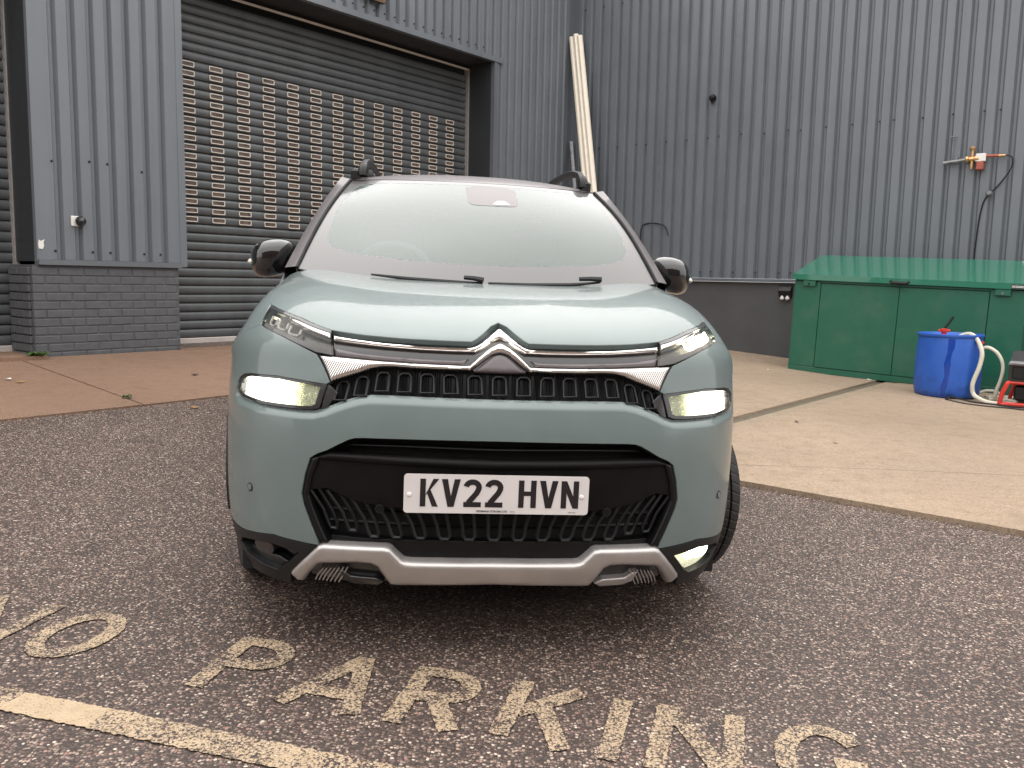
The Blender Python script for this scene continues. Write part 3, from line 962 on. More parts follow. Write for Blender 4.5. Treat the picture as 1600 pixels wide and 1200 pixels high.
def densify(poly, step, ku=1., kv=1.):
    out = []
    n = len(poly)
    for i in range(n):
        a = np.array(poly[i], float); b_ = np.array(poly[(i + 1) % n], float)
        L = math.hypot((b_[0] - a[0]) * ku, (b_[1] - a[1]) * kv)
        m_ = max(1, int(math.ceil(L / step)))
        for k in range(m_): out.append(a + (b_ - a) * k / m_)
    return np.array(out)
def pip(P, poly):
    x, y = P[:, 0], P[:, 1]
    c = np.zeros(len(P), bool)
    n = len(poly)
    for i in range(n):
        x1, y1 = poly[i]; x2, y2 = poly[(i + 1) % n]
        if y1 == y2: continue
        c ^= ((y1 > y) != (y2 > y)) & (x < (x2 - x1) * (y - y1) / (y2 - y1) + x1)
    return c
def panel(name, poly, mat, parent=None, S=nose, step=.1, off=0.0, depth=.02, rnd=None, hole=None, sgn=1.0, ku=1., kv=1., bstep=None, add=None):
    """a skin panel with thickness cut from surface S by an outline; rnd=(radius, height) gives it a rounded raised section"""
    parent = parent or car
    B = densify(poly, bstep or step, ku, kv)
    loops = [B]
    if hole is not None: loops.append(densify(hole, bstep or step, ku, kv))
    lo, hi = B.min(0), B.max(0)
    gu, gv = np.meshgrid(np.arange(lo[0] + step * .37 / ku, hi[0], step / ku), np.arange(lo[1] + step * .41 / kv, hi[1], step / kv))
    gu = gu + (np.arange(gu.shape[0]) % 2)[:, None] * step * .5 / ku
    Gp = np.stack([gu.ravel(), gv.ravel()], 1)
    keep = pip(Gp, B)
    if hole is not None: keep &= ~pip(Gp, loops[1])
    Gp = Gp[keep]
    sc_ = np.array([ku, kv])
    allB = np.concatenate(loops)
    if len(Gp):
        d = np.sqrt((((Gp[:, None, :] - allB[None]) * sc_) ** 2).sum(-1)).min(1)
        Gp = Gp[d > step * .45]
    if rnd:   # extra rows parallel to the edge so the rounding is smooth
        extra = []
        for fr in (.18, .42, .75):
            for Lp in loops:
                P3 = S(Lp[:, 0], Lp[:, 1])
                for i in range(len(Lp)):
                    a, c_ = Lp[i - 1], Lp[(i + 1) % len(Lp)]
                    tdir = (c_ - a) * sc_
                    nn = np.array([-tdir[1], tdir[0]]); nn /= max(np.linalg.norm(nn), 1e-9)
                    e = Lp[i] + nn * rnd[0] * rnd[2] * fr / sc_
                    e2 = Lp[i] - nn * rnd[0] * rnd[2] * fr / sc_
                    extra.append((e, e2, fr * rnd[0] * rnd[2]))
        Ex = np.concatenate([[x[0] for x in extra], [x[1] for x in extra]])
        Ed = np.array([x[2] for x in extra] * 2)
        k_ = pip(Ex, B)
        if hole is not None: k_ &= ~pip(Ex, loops[1])
        Ex, Ed = Ex[k_], Ed[k_]
        d = np.sqrt((((Ex[:, None, :] - allB[None]) * sc_) ** 2).sum(-1)).min(1)
        Ex = Ex[d > Ed * .8]
        if len(Gp):
            d = np.sqrt((((Gp[:, None, :] - allB[None]) * sc_) ** 2).sum(-1)).min(1)
            Gp = Gp[d > rnd[0] * rnd[2] * .85]
        Gp = np.concatenate([Gp, Ex]) if len(Gp) else Ex
    if add is not None:
        add = add[pip(add, B)]
        d = np.sqrt((((add[:, None, :] - allB[None]) * sc_) ** 2).sum(-1)).min(1)
        add = add[d > .018]
        d = np.sqrt((((Gp[:, None, :] - add[None]) * sc_) ** 2).sum(-1)).min(1)
        Gp = np.concatenate([Gp[d > .035], add])
    verts = [Vector(p) for p in np.concatenate([allB, Gp])]
    edges = []
    b0 = 0
    for Lp in loops:
        n = len(Lp)
        edges += [(b0 + i, b0 + (i + 1) % n) for i in range(n)]
        b0 += n
    v, e, f, *_ = delaunay_2d_cdt(verts, edges, [], 1, 1e-7)
    uv = np.array([(p.x, p.y) for p in v])
    f2 = [tuple(q) for q in f]
    cen = np.array([uv[list(q)].mean(0) for q in f2])
    ok = pip(cen, B)
    if hole is not None: ok &= ~pip(cen, loops[1])
    f2 = [q for q, k_ in zip(f2, ok) if k_]
    P = S(uv[:, 0], uv[:, 1]); Nn = snorm(S, uv[:, 0], uv[:, 1]) * sgn
    o_ = np.full(len(uv), off)
    if rnd:
        B3 = S(allB[:, 0], allB[:, 1])
        d = np.sqrt(((P[:, None, :] - B3[None]) ** 2).sum(-1)).min(1)
        q = np.clip(d / rnd[0], 0, 1)
        o_ = off + rnd[1] * np.sqrt(np.clip(1 - (1 - q) ** 2, 0, 1))
    T = P + Nn * o_[:, None]
    # orient
    a, b_, c_ = f2[0]
    if np.dot(np.cross(T[b_] - T[a], T[c_] - T[a]), Nn[a]) < 0: f2 = [q[::-1] for q in f2]
    cnt = set()
    for q in f2:
        for i in range(3): cnt.add((q[i], q[(i + 1) % 3]))
    bd = [q for q in cnt if (q[1], q[0]) not in cnt]
    n = len(T)
    if rnd:
        idx = {}
        V = list(T)
        for q in bd:
            for i in q:
                if i not in idx: idx[i] = len(V); V.append(T[i] - Nn[i] * depth)
        F3 = f2 + [(q[1], q[0], idx[q[0]], idx[q[1]]) for q in bd]
        o = mesh_obj(name, V, F3, mat, parent, smooth=True, sharp=R(50))
        return o
    V = list(T); NN = list(Nn)
    F3 = list(f2)
    if depth:
        r_ = min(.0035, depth * .4)
        for q in bd:
            i, j = q
            tdir = T[j] - T[i]
            side = np.cross(tdir, Nn[i]); side /= max(np.linalg.norm(side), 1e-9)
            k = len(V)
            # rounded lip then the return flange
            V += [T[i], T[j], T[j] - Nn[j] * r_ + side * r_ * .35, T[i] - Nn[i] * r_ + side * r_ * .35, T[j] - Nn[j] * depth, T[i] - Nn[i] * depth]
            NN += [Nn[i], Nn[j], side, side, side, side]
            F3 += [(k + 1, k, k + 3, k + 2), (k + 2, k + 3, k + 5, k + 4)]
    return mesh_obj(name, V, F3, mat, parent, normals=NN)
def sym(half):
    """outline from the centre line outwards and back -> full outline"""
    m_ = [(-a, b_) for a, b_ in half[::-1] if abs(a) > 1e-6]
    return half + m_
def both(name, poly, mat, **k):
    out = []
    for s_ in (1, -1):
        out.append(panel(name, [(a * s_, b_) for a, b_ in poly], mat, **k))
    return out
def uv_of(Yt, zt, g):
    """surface parameters of a point on the flank given its length and height position"""
    p = np.array(g, float)
    for _ in range(40):
        q = nose(p[0], p[1])[0][1:]
        e = np.array([Yt, zt]) - q
        J = np.stack([(nose(p[0] + 1e-4, p[1])[0][1:] - q) / 1e-4, (nose(p[0], p[1] + 1e-4)[0][1:] - q) / 1e-4], 1)
        d = np.linalg.lstsq(J, e, rcond=None)[0]
        p = p + d * min(1, .5 / max(abs(d).max(), 1e-9))
        p = np.clip(p, [0, 0], [8, 12])
    return p
AX, AZ, AR = .845, .345, .385          # front axle and arch radius
arch = []
g = (6.5, .3)
for an in (200, 190, 180, 170, 160, 150, 140, 130, 120, 110, 100, 94):
    g = uv_of(AX + AR * math.cos(R(an)), AZ + AR * math.sin(R(an)), g)
    arch.append((float(g[0]), float(g[1])))
K = 7
# ---- painted panels
panel('bonnet', sym([(0, 8.66), (.112, 8.47), (.31, 7.73), (.367, 7.57), (.77, 7.57), (1.27, 7.59), (1.83, 7.67), (2.39, 7.815), (2.75, 8.04), (3.1, 8.30), (3.5, 8.50), (3.85, 8.68), (4.27, 8.95),
      (4.46, 9.4), (4.66, 10.3), (4.81, 11.2), (4.91, 12), (2.5, 12), (0, 12)]), M['body'], step=.11, depth=.025, bstep=.08)
both('fender', [(4.31, 8.93), (4.32, 8.4), (4.30, 7.92), (5.02, 7.64), (6.02, 6.74), (6.62, 5.44), arch[6]] + arch[7:] + [(8, arch[-1][1] + .02), (8, 12), (4.94, 12), (4.84, 11.2), (4.69, 10.3), (4.49, 9.4)], M['body'], step=.11, depth=.03, bstep=.07)
lip_uv = [(0, 5.034), (.853, 5.039), (1.44, 5.052), (1.70, 5.045), (1.86, 4.995), (2.113, 4.838), (2.44, 4.59), (2.60, 4.515), (2.887, 4.510), (3.9, 4.575), (4.85, 4.72), (5.05, 4.80)]
_l = np.concatenate([np.linspace(a, b_, 60)[:-1] for a, b_ in zip(np.array(lip_uv[:-1]), np.array(lip_uv[1:]))] + [np.array([lip_uv[-1]])])
LIP3 = nose(np.concatenate([_l[:, 0], -_l[:, 0]]), np.concatenate([_l[:, 1], _l[:, 1]]))
LIPADD = []
for dv in (.045, .09, .135, .18, .225, .27, .315, .36):
    for sg in (1, -1):
        _f = np.concatenate([np.linspace(a, b_, max(2, int(np.hypot(*(b_ - a)) / .045)))[:-1] for a, b_ in zip(np.array(lip_uv[:-1]), np.array(lip_uv[1:]))])
        LIPADD.append(np.stack([_f[:, 0] * sg, _f[:, 1] - dv], 1))
LIPADD = np.concatenate(LIPADD)
def nose_lip(u, v):
    p = nose(u, v)
    d = np.sqrt(((p[:, None, :] - LIP3[None]) ** 2).sum(-1)).min(1)
    q = 1 - np.clip(d / .026, 0, 1)
    below = np.clip((5.9 - np.atleast_1d(np.asarray(v, float))) * 4, 0, 1)
    n_ = snorm(nose, np.atleast_1d(np.asarray(u, float)), np.atleast_1d(np.asarray(v, float)))
    return p - n_ * (.015 * q ** 1.5 * below)[:, None]
panel('front_bumper', sym([(0, 5.034), (.853, 5.039), (1.44, 5.052), (1.70, 5.045), (1.86, 4.995), (2.113, 4.838), (2.44, 4.59), (2.60, 4.515), (2.887, 4.510), (3.9, 4.575), (4.85, 4.72), (5.05, 4.80), (5.12, 4.95), (5.10, 5.2), (4.98, 5.40), (4.75, 5.54), (4.42, 5.59), (3.47, 5.565), (2.9, 5.455), (2.405, 5.34), (2.352, 5.40),
      (2.60, 6.46), (2.99, 6.88), (3.4, 7.24), (3.81, 7.52), (4.06, 7.69), (4.28, 7.88), (5, 7.61), (6, 6.71), (6.6, 5.41), arch[6], arch[5], arch[4], arch[3], arch[2], (5.5, 1.29), (4.61, 1.31), (3.5, 1.44), (2.50, 1.33),
      (2.505, 1.42), (2.755, 2.211), (2.80, 2.46), (2.735, 2.924), (2.64, 3.313), (2.52, 3.42), (2.334, 3.525), (1.992, 3.805), (1.90, 3.85), (1.78, 3.865), (0, 3.897)]), M['body'], S=nose_lip, step=.08, depth=.05, bstep=.05, add=LIPADD)
# ---- black side trims with fog lamp pockets
FT = [(2.53, 1.29), (3.5, 1.41), (4.61, 1.28), (5.5, 1.26), arch[2], arch[1], arch[0], (arch[0][0], .02), (4.5, .02), (3.3, .02), (3.2, .44), (2.85, .9)]
FP = [(2.88, 1.09), (3.6, 1.20), (4.3, 1.13), (4.9, 1.02), (5.15, .80), (4.95, .55), (4.2, .42), (3.6, .38), (3.34, .56)]
for s_ in (1, -1):
    ft = panel('bumper_corner_trim', [(a * s_, c_) for a, c_ in FT], M['black'], hole=[(a * s_, c_) for a, c_ in FP], step=.10, depth=.035)
    panel('fog_pocket', [(a * s_ * 1.0, c_) for a, c_ in FP], M['gloss'] if s_ < 0 else M['paintedglow'], parent=ft, step=.06, off=-.050, depth=0)
    panel('pocket_ledge', [(a * s_, c_) for a, c_ in [(3.38, .56), (3.62, .40), (4.2, .44), (4.9, .58), (4.85, .68), (4.0, .72), (3.6, .68)]], M['gloss'] if s_ < 0 else M['paintedglow'], parent=ft, step=.05, off=-.022, depth=.02)  # right pocket and ledge are no lamps; their glow is painted lamp light
    fl = panel('fog_lamp', chaikin([(a * s_, c_) for a, c_ in [(3.70, 1.13), (4.50, 1.06), (4.50, .68), (3.74, .73)]], 2), M['fogbeam'] if s_ > 0 else M['lampdark'], step=.04, off=-.016, depth=.03)
    tag(fl, 'lit fog lamp' if s_ > 0 else 'unlit fog lamp')
# ---- black wheel arch mouldings
arch2 = []
g = (6.3, .3)
for an in (200, 190, 180, 170, 160, 150, 140, 130, 120, 110, 100, 94):
    g = uv_of(AX + (AR + .035) * math.cos(R(an)), AZ + (AR + .035) * math.sin(R(an)), g)
    arch2.append((float(g[0]), float(g[1])))
both('arch_moulding', arch[2:] + arch2[:1:-1], M['black'], step=.12, off=.006, depth=.02)
# ---- bonnet edge band, chrome bars
panel('nose_band', sym([(0, 8.64), (.112, 8.45), (.31, 7.70), (.367, 7.54), (.77, 7.55), (1.27, 7.57), (1.83, 7.65), (2.375, 7.79), (2.285, 6.46), (1.6, 6.29), (1.04, 6.22), (.42, 6.2), (.30, 5.99), (0, 5.97)]),
      M['gloss'], step=.1, off=-.022, depth=.01)
for s_ in (1, -1):
    panel('nose_fillet', [(a * s_, c_) for a, c_ in [(.47, 6.27), (1.04, 6.27), (1.6, 6.335), (2.29, 6.47), (2.325, 6.92), (1.95, 6.70), (1.55, 6.60), (1.0, 6.52), (.50, 6.50), (.40, 6.6)]], M['roofblk'], step=.08, off=-.020, depth=.02, rnd=(.012, .012, 9), bstep=.05)
panel('nose_fillet', sym([(0, 6.93), (.105, 6.76), (.25, 6.25), (.335, 5.985), (0, 5.97)]), M['roofblk'], step=.07, off=-.018, depth=.02, rnd=(.012, .010, 9))
panel('chrome_bar', sym([(0, 8.41), (.05, 8.33), (.126, 8.045), (.285, 7.43), (.362, 7.245), (.595, 7.235), (1.035, 7.232), (1.554, 7.313), (1.974, 7.44), (2.355, 7.565),
      (2.328, 7.285), (1.956, 7.165), (1.547, 7.045), (1.035, 6.965), (.596, 6.947), (.322, 6.975), (.246, 7.17), (.105, 7.68), (.04, 7.93), (0, 8.0)]), M['chrome'], step=.07, off=-.014, depth=.02, rnd=(.0135, .016, 9), bstep=.05)
panel('chrome_wing', sym([(0, 7.549), (.05, 7.47), (.132, 7.254), (.332, 6.483), (.404, 6.24), (1.04, 6.25), (1.596, 6.312), (2.575, 6.475), (2.345, 5.43), (2.30, 5.43), (1.901, 5.745), (1.72, 5.93), (1.581, 6.01), (1.4, 6.03),
      (1.13, 6.0), (.686, 5.992), (.378, 6.01), (.268, 6.313), (.106, 6.839), (.04, 6.95), (0, 7.0)]), M['ribchrome'], step=.07, off=-.012, depth=.025, rnd=(.013, .016, 9), bstep=.05)
# ---- upper grille
gr = panel('upper_grille', sym([(0, 6.02), (.35, 6.03), (.7, 6.02), (1.13, 6.03), (1.58, 6.06), (1.9, 5.77), (2.40, 5.36), (2.49, 4.55), (2.1, 4.82), (1.82, 5.0), (1.44, 5.03), (.853, 5.02), (0, 5.0)]), M['grille'], step=.12, off=-.040, depth=0)
mb = MB()
for k_ in range(-80, 81):
    u_ = k_ * .03
    if k_ % 5 == 0 or abs(u_) > 2.35: continue
    top = 5.98 if abs(u_) < 1.6 else 5.98 - (abs(u_) - 1.6) * .75
    bot = 5.06 if abs(u_) < 1.75 else 5.06 - (abs(u_) - 1.75) * .55
    p0, p1 = nose(u_, top)[0], nose(u_, bot)[0]
    q0, q1 = snorm(nose, [u_], [top])[0], snorm(nose, [u_], [bot])[0]
    mb.tube([p0 - q0 * .036, p1 - q1 * .018], .0016, 4)
mb.build('grille_rib', M['grille'], gr)
gr_end = []
for k_ in range(-7, 8):
    uc = .31 * k_
    t_ = max(0, abs(k_) - 5)
    top, bot = 5.84 - t_ * .19, 5.17 - t_ * .16
    lean = -.02 * k_
    hw = .088
    pts = []
    loop = [(-hw, bot), (-hw, top - .12), (-hw * .55, top), (hw * .55, top), (hw, top - .12), (hw, bot)]
    P3 = []
    for du, v_ in loop:
        f = (v_ - bot) / (top - bot)
        u_ = uc + du + lean * f * -1 * .5 + (-.10 * np.sign(k_) * f * max(0, abs(k_) - 2) / 5)
        p = nose(u_, v_)[0]; q = snorm(nose, [u_], [v_])[0]
        P3.append(tuple(p - q * (.010 + .016 * f)))
    MB().tube(P3, .0042, 6, closed=True).build('grille_loop', M['fin'], gr, smooth=True)
for s_ in (1, -1):
    panel('grille_end', [(a * s_, c_) for a, c_ in [(2.37, 5.32), (2.40, 5.33), (2.475, 4.58), (2.38, 4.62), (2.22, 5.05)]], M['gloss'], parent=gr, step=.1, off=-.010, depth=.03)
# ---- headlamps
LO = [(2.40, 7.775), (2.31, 6.46), (2.616, 6.575), (2.975, 6.92), (3.387, 7.28), (3.8, 7.555), (4.05, 7.725), (4.23, 7.90), (4.29, 8.15), (4.27, 8.60), (4.22, 8.89), (3.85, 8.645), (3.5, 8.465), (3.084, 8.262), (2.69, 7.99)]
def sloop(parent, pts, r, mat, name, off, closed=False, n=6):
    P3 = []
    for u_, v_ in pts:
        p = nose(u_, v_)[0]; q = snorm(nose, [u_], [v_])[0]
        P3.append(tuple(p + q * off))
    return MB().tube(P3, r, n, closed=closed).build(name, mat, parent, smooth=True)
for s_ in (1, -1):
    f_ = lambda L_: [(a * s_, c_) for a, c_ in L_]
    hl = panel('headlight', f_(LO), M['lens'], step=.12, off=.002, depth=.012)
    tag(hl, 'slim upper headlight, glowing' if s_ > 0 else 'slim upper headlight, nearly dark')
    panel('lamp_bowl', f_(LO), M['lampdark'], parent=hl, step=.12, off=-.028, depth=0)
    panel('lamp_eyebrow', f_([(2.40, 7.74), (2.72, 7.95), (3.10, 8.22), (3.5, 8.42), (3.85, 8.60), (4.2, 8.83), (4.22, 8.72), (3.86, 8.52), (3.5, 8.34), (3.1, 8.12), (2.75, 7.84), (2.39, 7.60)]), M['gloss'], parent=hl, step=.07, off=.004, depth=.015)
    panel('lamp_chrome', f_([(2.385, 7.56), (2.75, 7.82), (3.1, 8.09), (3.4, 8.27), (3.42, 8.16), (3.1, 7.93), (2.75, 7.62), (2.365, 7.30)]), M['chrome'], parent=hl, step=.06, off=-.001, depth=.015, rnd=(.009, .008, 9))
    panel('lamp_skirt', f_([(2.325, 6.85), (2.315, 6.48), (2.616, 6.60), (2.975, 6.945), (3.387, 7.305), (3.8, 7.58), (4.05, 7.75), (4.22, 7.92), (4.20, 8.08), (4.0, 7.95), (3.75, 7.76), (3.35, 7.50), (2.95, 7.18), (2.6, 6.93)]), M['roofblk'], parent=hl, step=.08, off=-.006, depth=.015)
    for k_, (ua, ub, vb, vt) in enumerate([(4.10, 3.86, 8.05, 8.48), (3.76, 3.46, 7.86, 8.28), (3.36, 3.06, 7.58, 8.00)]):
        mt = M['drl_on'] if s_ > 0 else M['drl_off']
        sloop(hl, f_([(ua, vt), (ua, vb + .1), (ua - .05, vb), (ub + .05, vb - .10), (ub, vb - .02), (ub, vt - .16)]), .0042, mt, 'light_guide', -.014)
    if s_ > 0:
        panel('lamp_reflector', f_([(4.15, 8.05), (4.16, 8.55), (3.8, 8.42), (3.3, 8.15), (3.25, 7.6), (3.75, 7.85)]), M['drl_on'], parent=hl, step=.1, off=-.022, depth=0)
    else:
        panel('lamp_reflector', f_([(4.13, 8.44), (4.15, 8.58), (3.84, 8.43), (3.82, 8.32)]), M['drl_dim'], parent=hl, step=.1, off=-.018, depth=0)
# ---- lower main lamps
LL = [(2.40, 5.315), (2.9, 5.43), (3.47, 5.54), (4.42, 5.565), (4.73, 5.51), (4.95, 5.38), (5.07, 5.2), (5.09, 4.95), (5.03, 4.83), (4.84, 4.75), (3.9, 4.605), (2.887, 4.54), (2.62, 4.55), (2.50, 4.61)]
LI = [(2.50, 5.25), (2.9, 5.355), (3.47, 5.46), (4.42, 5.48), (4.66, 5.44), (4.85, 5.34), (4.95, 5.18), (4.965, 4.98), (4.93, 4.90), (4.80, 4.83), (3.9, 4.685), (2.887, 4.62), (2.66, 4.63), (2.58, 4.69)]
def beam_mat():
    m, t, b = new_mat('main_beam_lit')
    vec = coords(t)
    n = noise(t, vec, 330, 3, .75)
    sx_ = nd(t, 'ShaderNodeSeparateXYZ'); t.links.new(vec, sx_.inputs[0])
    ax = math_n(t, 'ABSOLUTE', sx_.outputs['X'])
    core = math_n(t, 'MULTIPLY', maprange(t, ax, .545, .66, 0, 1), maprange(t, ax, .77, .73, .3, 1))
    f = math_n(t, 'ADD', core, math_n(t, 'MULTIPLY', math_n(t, 'SUBTRACT', n.outputs[0], .52), 1.6))
    st = maprange(t, f, .05, .95, .02, 4.0)
    rp = ramp(t, f, [(.05, (.55, .56, .22)), (.35, (.95, .92, .50)), (.7, (1, .985, .86))])
    b.inputs['Base Color'].default_value = (.35, .35, .3, 1); setin(b, Roughness=.25)
    t.links.new(rp.outputs[0], b.inputs['Emission Color'])
    t.links.new(st, b.inputs['Emission Strength'])
    return m
M['mainbeam'] = beam_mat()
for s_ in (1, -1):
    f_ = lambda L_: [(a * s_, c_) for a, c_ in L_]
    ml = panel('main_lamp', f_(LL), M['gloss'], hole=f_(LI), step=.12, off=-.004, depth=.03)
    panel('lamp_reflector', f_(LI), M['mainbeam'], parent=ml, step=.12, off=-.022, depth=0)
    panel('lamp_lens', f_(LI), M['lens'], parent=ml, step=.12, off=-.004, depth=0)
# ---- lower grille, plate carrier and skid plate
OP = [(0, 3.895), (1.80, 3.865), (1.992, 3.805), (2.334, 3.525), (2.64, 3.313), (2.735, 2.924), (2.80, 2.46), (2.755, 2.211), (2.505, 1.42), (2.44, 1.35), (1.40, 1.38), (1.17, 1.0), (0, 1.04)]
lg = panel('lower_grille', sym(OP), M['blackdeep'], step=.14, off=-.075, depth=0)
panel('plate_carrier', sym([(0, 3.20), (1.16, 3.235), (2.50, 3.29), (2.62, 2.92), (2.66, 2.56), (2.35, 2.62), (1.909, 2.38), (1.393, 2.26), (0, 2.24)]), M['carrier'], parent=lg, step=.12, off=-.012, depth=.03)
panel('grille_bar', sym([(0, 3.42), (1.16, 3.44), (2.32, 3.46), (2.60, 3.325), (2.52, 3.27), (1.16, 3.215), (0, 3.18)]), M['carrier'], parent=lg, step=.08, off=-.014, depth=.03, rnd=(.018, .014, 9))
panel('grille_bar', sym([(0, 3.685), (1.16, 3.70), (1.98, 3.68), (2.06, 3.61), (1.16, 3.62), (0, 3.60)]), M['grille'], parent=lg, step=.06, off=-.030, depth=.03, rnd=(.006, .006, 9))
for s_ in (1, -1):
    f_ = lambda L_: [(a * s_, c_) for a, c_ in L_]
    panel('grille_bezel', f_([(2.61, 3.32), (2.725, 2.924), (2.79, 2.46), (2.745, 2.22), (2.495, 1.43), (2.44, 1.37), (2.33, 1.40), (2.60, 2.22), (2.665, 2.46), (2.60, 2.9), (2.46, 3.36)]), M['grille'], parent=lg, step=.07, off=-.010, depth=.05, rnd=(.010, .008, 9))
for k_ in range(-7, 8):
    uc = .322 * k_
    hw = .078
    bot = 1.56 + (.02 * abs(k_) if abs(k_) > 5 else 0)
    top = 2.30 + max(0, abs(k_) - 3) * .085
    dx = .055 * k_
    P3 = []
    for du, f in [(-hw - .02, 1), (-hw, .45), (-hw, .12), (-hw * .6, 0), (hw * .6, 0), (hw, .12), (hw, .45), (hw + .02, 1)]:
        v_ = bot + (top - bot) * f
        u_ = uc + du + dx * f ** 1.6
        p = nose(u_, v_)[0]; q = snorm(nose, [u_], [v_])[0]
        P3.append(tuple(p - q * (.020 if f > .9 else .024)))
    MB().tube(P3, .0055, 6).build('grille_fin', M['fin'], lg, smooth=True)
mb = MB()
for v_ in (2.05, 1.78):
    P3 = []
    for u_ in np.linspace(-2.4, 2.4, 25):
        p = nose(u_, v_)[0]; q = snorm(nose, [u_], [v_])[0]; P3.append(tuple(p - q * .060))
    mb.tube(P3, .005, 5)
mb.build('grille_mesh', M['grille'], lg)
panel('grille_lip', sym([(0, 1.50), (1.75, 1.47), (2.30, 1.50), (2.43, 1.38), (1.40, 1.42), (1.17, 1.06), (0, 1.10)]), M['grille'], parent=lg, step=.1, off=-.028, depth=.03)
sk = panel('skid_plate', sym([(0, 1.075), (1.10, 1.045), (1.20, 1.07), (1.36, 1.37), (1.45, 1.405), (2.40, 1.375), (2.50, 1.33), (3.17, .49), (3.20, .40), (3.05, .20), (2.90, .22), (2.80, .42), (2.52, .83), (2.44, .86), (1.865, .956), (1.66, .95), (1.57, .89), (1.40, .345), (1.279, .335), (0, .43)]),
      M['satin'], step=.07, off=-.010, depth=.05, rnd=(.015, .020, 9), bstep=.05)
for s_ in (1, -1):
    f_ = lambda L_: [(a * s_, c_) for a, c_ in L_]
    iv = panel('skid_intake', f_([(1.42, .36), (1.58, .88), (1.67, .93), (1.865, .94), (2.43, .845), (2.52, .80), (2.78, .42), (2.85, .22), (2.0, .12), (1.45, .2)]), M['gloss'], step=.1, off=-.030, depth=0)
    panel('intake_blade', f_([(1.50, .30), (1.62, .42), (2.02, .44), (2.12, .60), (2.22, .62), (2.18, .30), (2.0, .18), (1.6, .17)]), M['gloss'] if s_ < 0 else M['satin'], parent=iv, step=.06, off=-.016, depth=.02, rnd=(.006, .006, 9))
    for k_ in range(7):
        u0 = 2.16 + .075 * k_
        sloop(iv, f_([(u0 + .09, .20), (u0, .42), (u0 - .12, .74 - .02 * k_)]), .0024, M['satin'], 'intake_strake', -.012)
# ---- parking sensors
def on_nose(u_, v_, off=0):
    return Vector(nose(u_, v_)[0] + snorm(nose, [u_], [v_])[0] * off), Vector(snorm(nose, [u_], [v_])[0])
for u_, v_, mt in ((4.25, 2.42, 'body'), (-4.25, 2.42, 'body'), (1.52, 2.23, 'grille'), (-1.52, 2.23, 'grille')):
    p, q = on_nose(u_, v_, .0015 if abs(u_) > 3 else -.006)
    o = MB().lathe([(0, .002), (.0095, .0015), (.010, -.004), (.0125, -.004), (.0125, -.012)], 20).build('parking_sensor', M[mt], car, smooth=True)
    o.matrix_local = Matrix.Translation(p) @ q.to_track_quat('Z', 'Y').to_matrix().to_4x4()
    rg = MB().tube([(.0118 * math.cos(R(x)), .0118 * math.sin(R(x)), .0) for x in range(0, 360, 18)], .0011, 5, closed=True).build('sensor_ring', M['blackdeep'], o)
# ---- number plate
PZ, PY = .531, -.030
pl = empty('number_plate', car, (0, PY, PZ))
def rrect(w, h, r, n=5):
    P = []
    for cx, cy, a0 in ((w / 2 - r, h / 2 - r, 0), (-w / 2 + r, h / 2 - r, 90), (-w / 2 + r, -h / 2 + r, 180), (w / 2 - r, -h / 2 + r, 270)):
        for q in range(n + 1): P.append((cx + r * math.cos(R(a0 + 90 * q / n)), cy + r * math.sin(R(a0 + 90 * q / n))))
    return P
MB().prism(rrect(.520, .111, .010), lambda a, c_, d: (a, d, c_), .003, 0).build('plate_board', M['plate'], pl)
W_, Hc, SWc = .050, .079, .0154
def ch_polys(c):
    w, h, s_ = W_, Hc, SWc
    hs = s_ / 2
    if c == 'K': return [[(0, 0), (s_, 0), (s_, h), (0, h)], [(s_ * .9, .030), (.036, h), (w + .002, h), (.0225, .0405), (s_ * .9, .030)][:4], [(.018, .042), (.034, 0), (w, 0), (.0275, .0505)]]
    if c == 'V': return [[(-.001, h), (s_, h), (w / 2 + .0035, .012), (w / 2 + .0085, 0), (w / 2 - .0085, 0)], [(w + .001, h), (w - s_, h), (w / 2 - .0035, .012), (w / 2 - .0085, 0), (w / 2 + .0085, 0)]]
    if c == '2':
        mid = [(.0071, h - .020)] + arc(.0245, h - .0225, .0180, .0154, 160, -18, 9) + [(.036, .040), (.013, .012)]
        return stroke(mid, s_) + [[(0, 0), (w - .001, 0), (w - .001, s_ * .93), (.0, s_ * .93)], [(0, .006), (.0, 0), (.02, .004), (.024, .0135), (.010, .0165)]]
    if c == 'H': return [[(0, 0), (s_, 0), (s_, h), (0, h)], [(w - s_, 0), (w, 0), (w, h), (w - s_, h)], [(0, .0345), (w, .0345), (w, .0475), (0, .0475)]]
    if c == 'N': return [[(0, 0), (s_, 0), (s_, h), (0, h)], [(w - s_, 0), (w, 0), (w, h), (w - s_, h)], [(0, h), (s_, h), (w, 0), (w - s_, 0)]]
xs_ = []
x = -.215
for c in 'KV22 HVN':
    if c == ' ': x += .033 - .011 + .011; continue
    v2, f2 = union_tris(ch_polys(c))
    mb = MB(); extrude_tris(mb, v2, f2, lambda a, b_, d, x=x: (x + a, -d, b_ - .0365), .0002, .0011)
    mb.build('plate_character', M['platechar'], pl)
    x += .0605
def text_obj(name, body, size, mat, parent, mtx, bold=0.0, ext=.0002):
    cu_ = bpy.data.curves.new(name, 'FONT')
    cu_.body = body; cu_.size = size; cu_.align_x = 'CENTER'; cu_.align_y = 'CENTER'; cu_.extrude = ext; cu_.offset = bold; cu_.resolution_u = 2
    to = bpy.data.objects.new(name, cu_); COL.objects.link(to)
    dg = bpy.context.evaluated_depsgraph_get()
    me = bpy.data.meshes.new_from_object(to.evaluated_get(dg))
    bpy.data.objects.remove(to)
    me.materials.clear(); me.materials.append(mat)
    o = link(bpy.data.objects.new(name, me), parent); o.matrix_local = mtx
    return o
FR = Matrix.Rotation(math.pi / 2, 4, 'X')
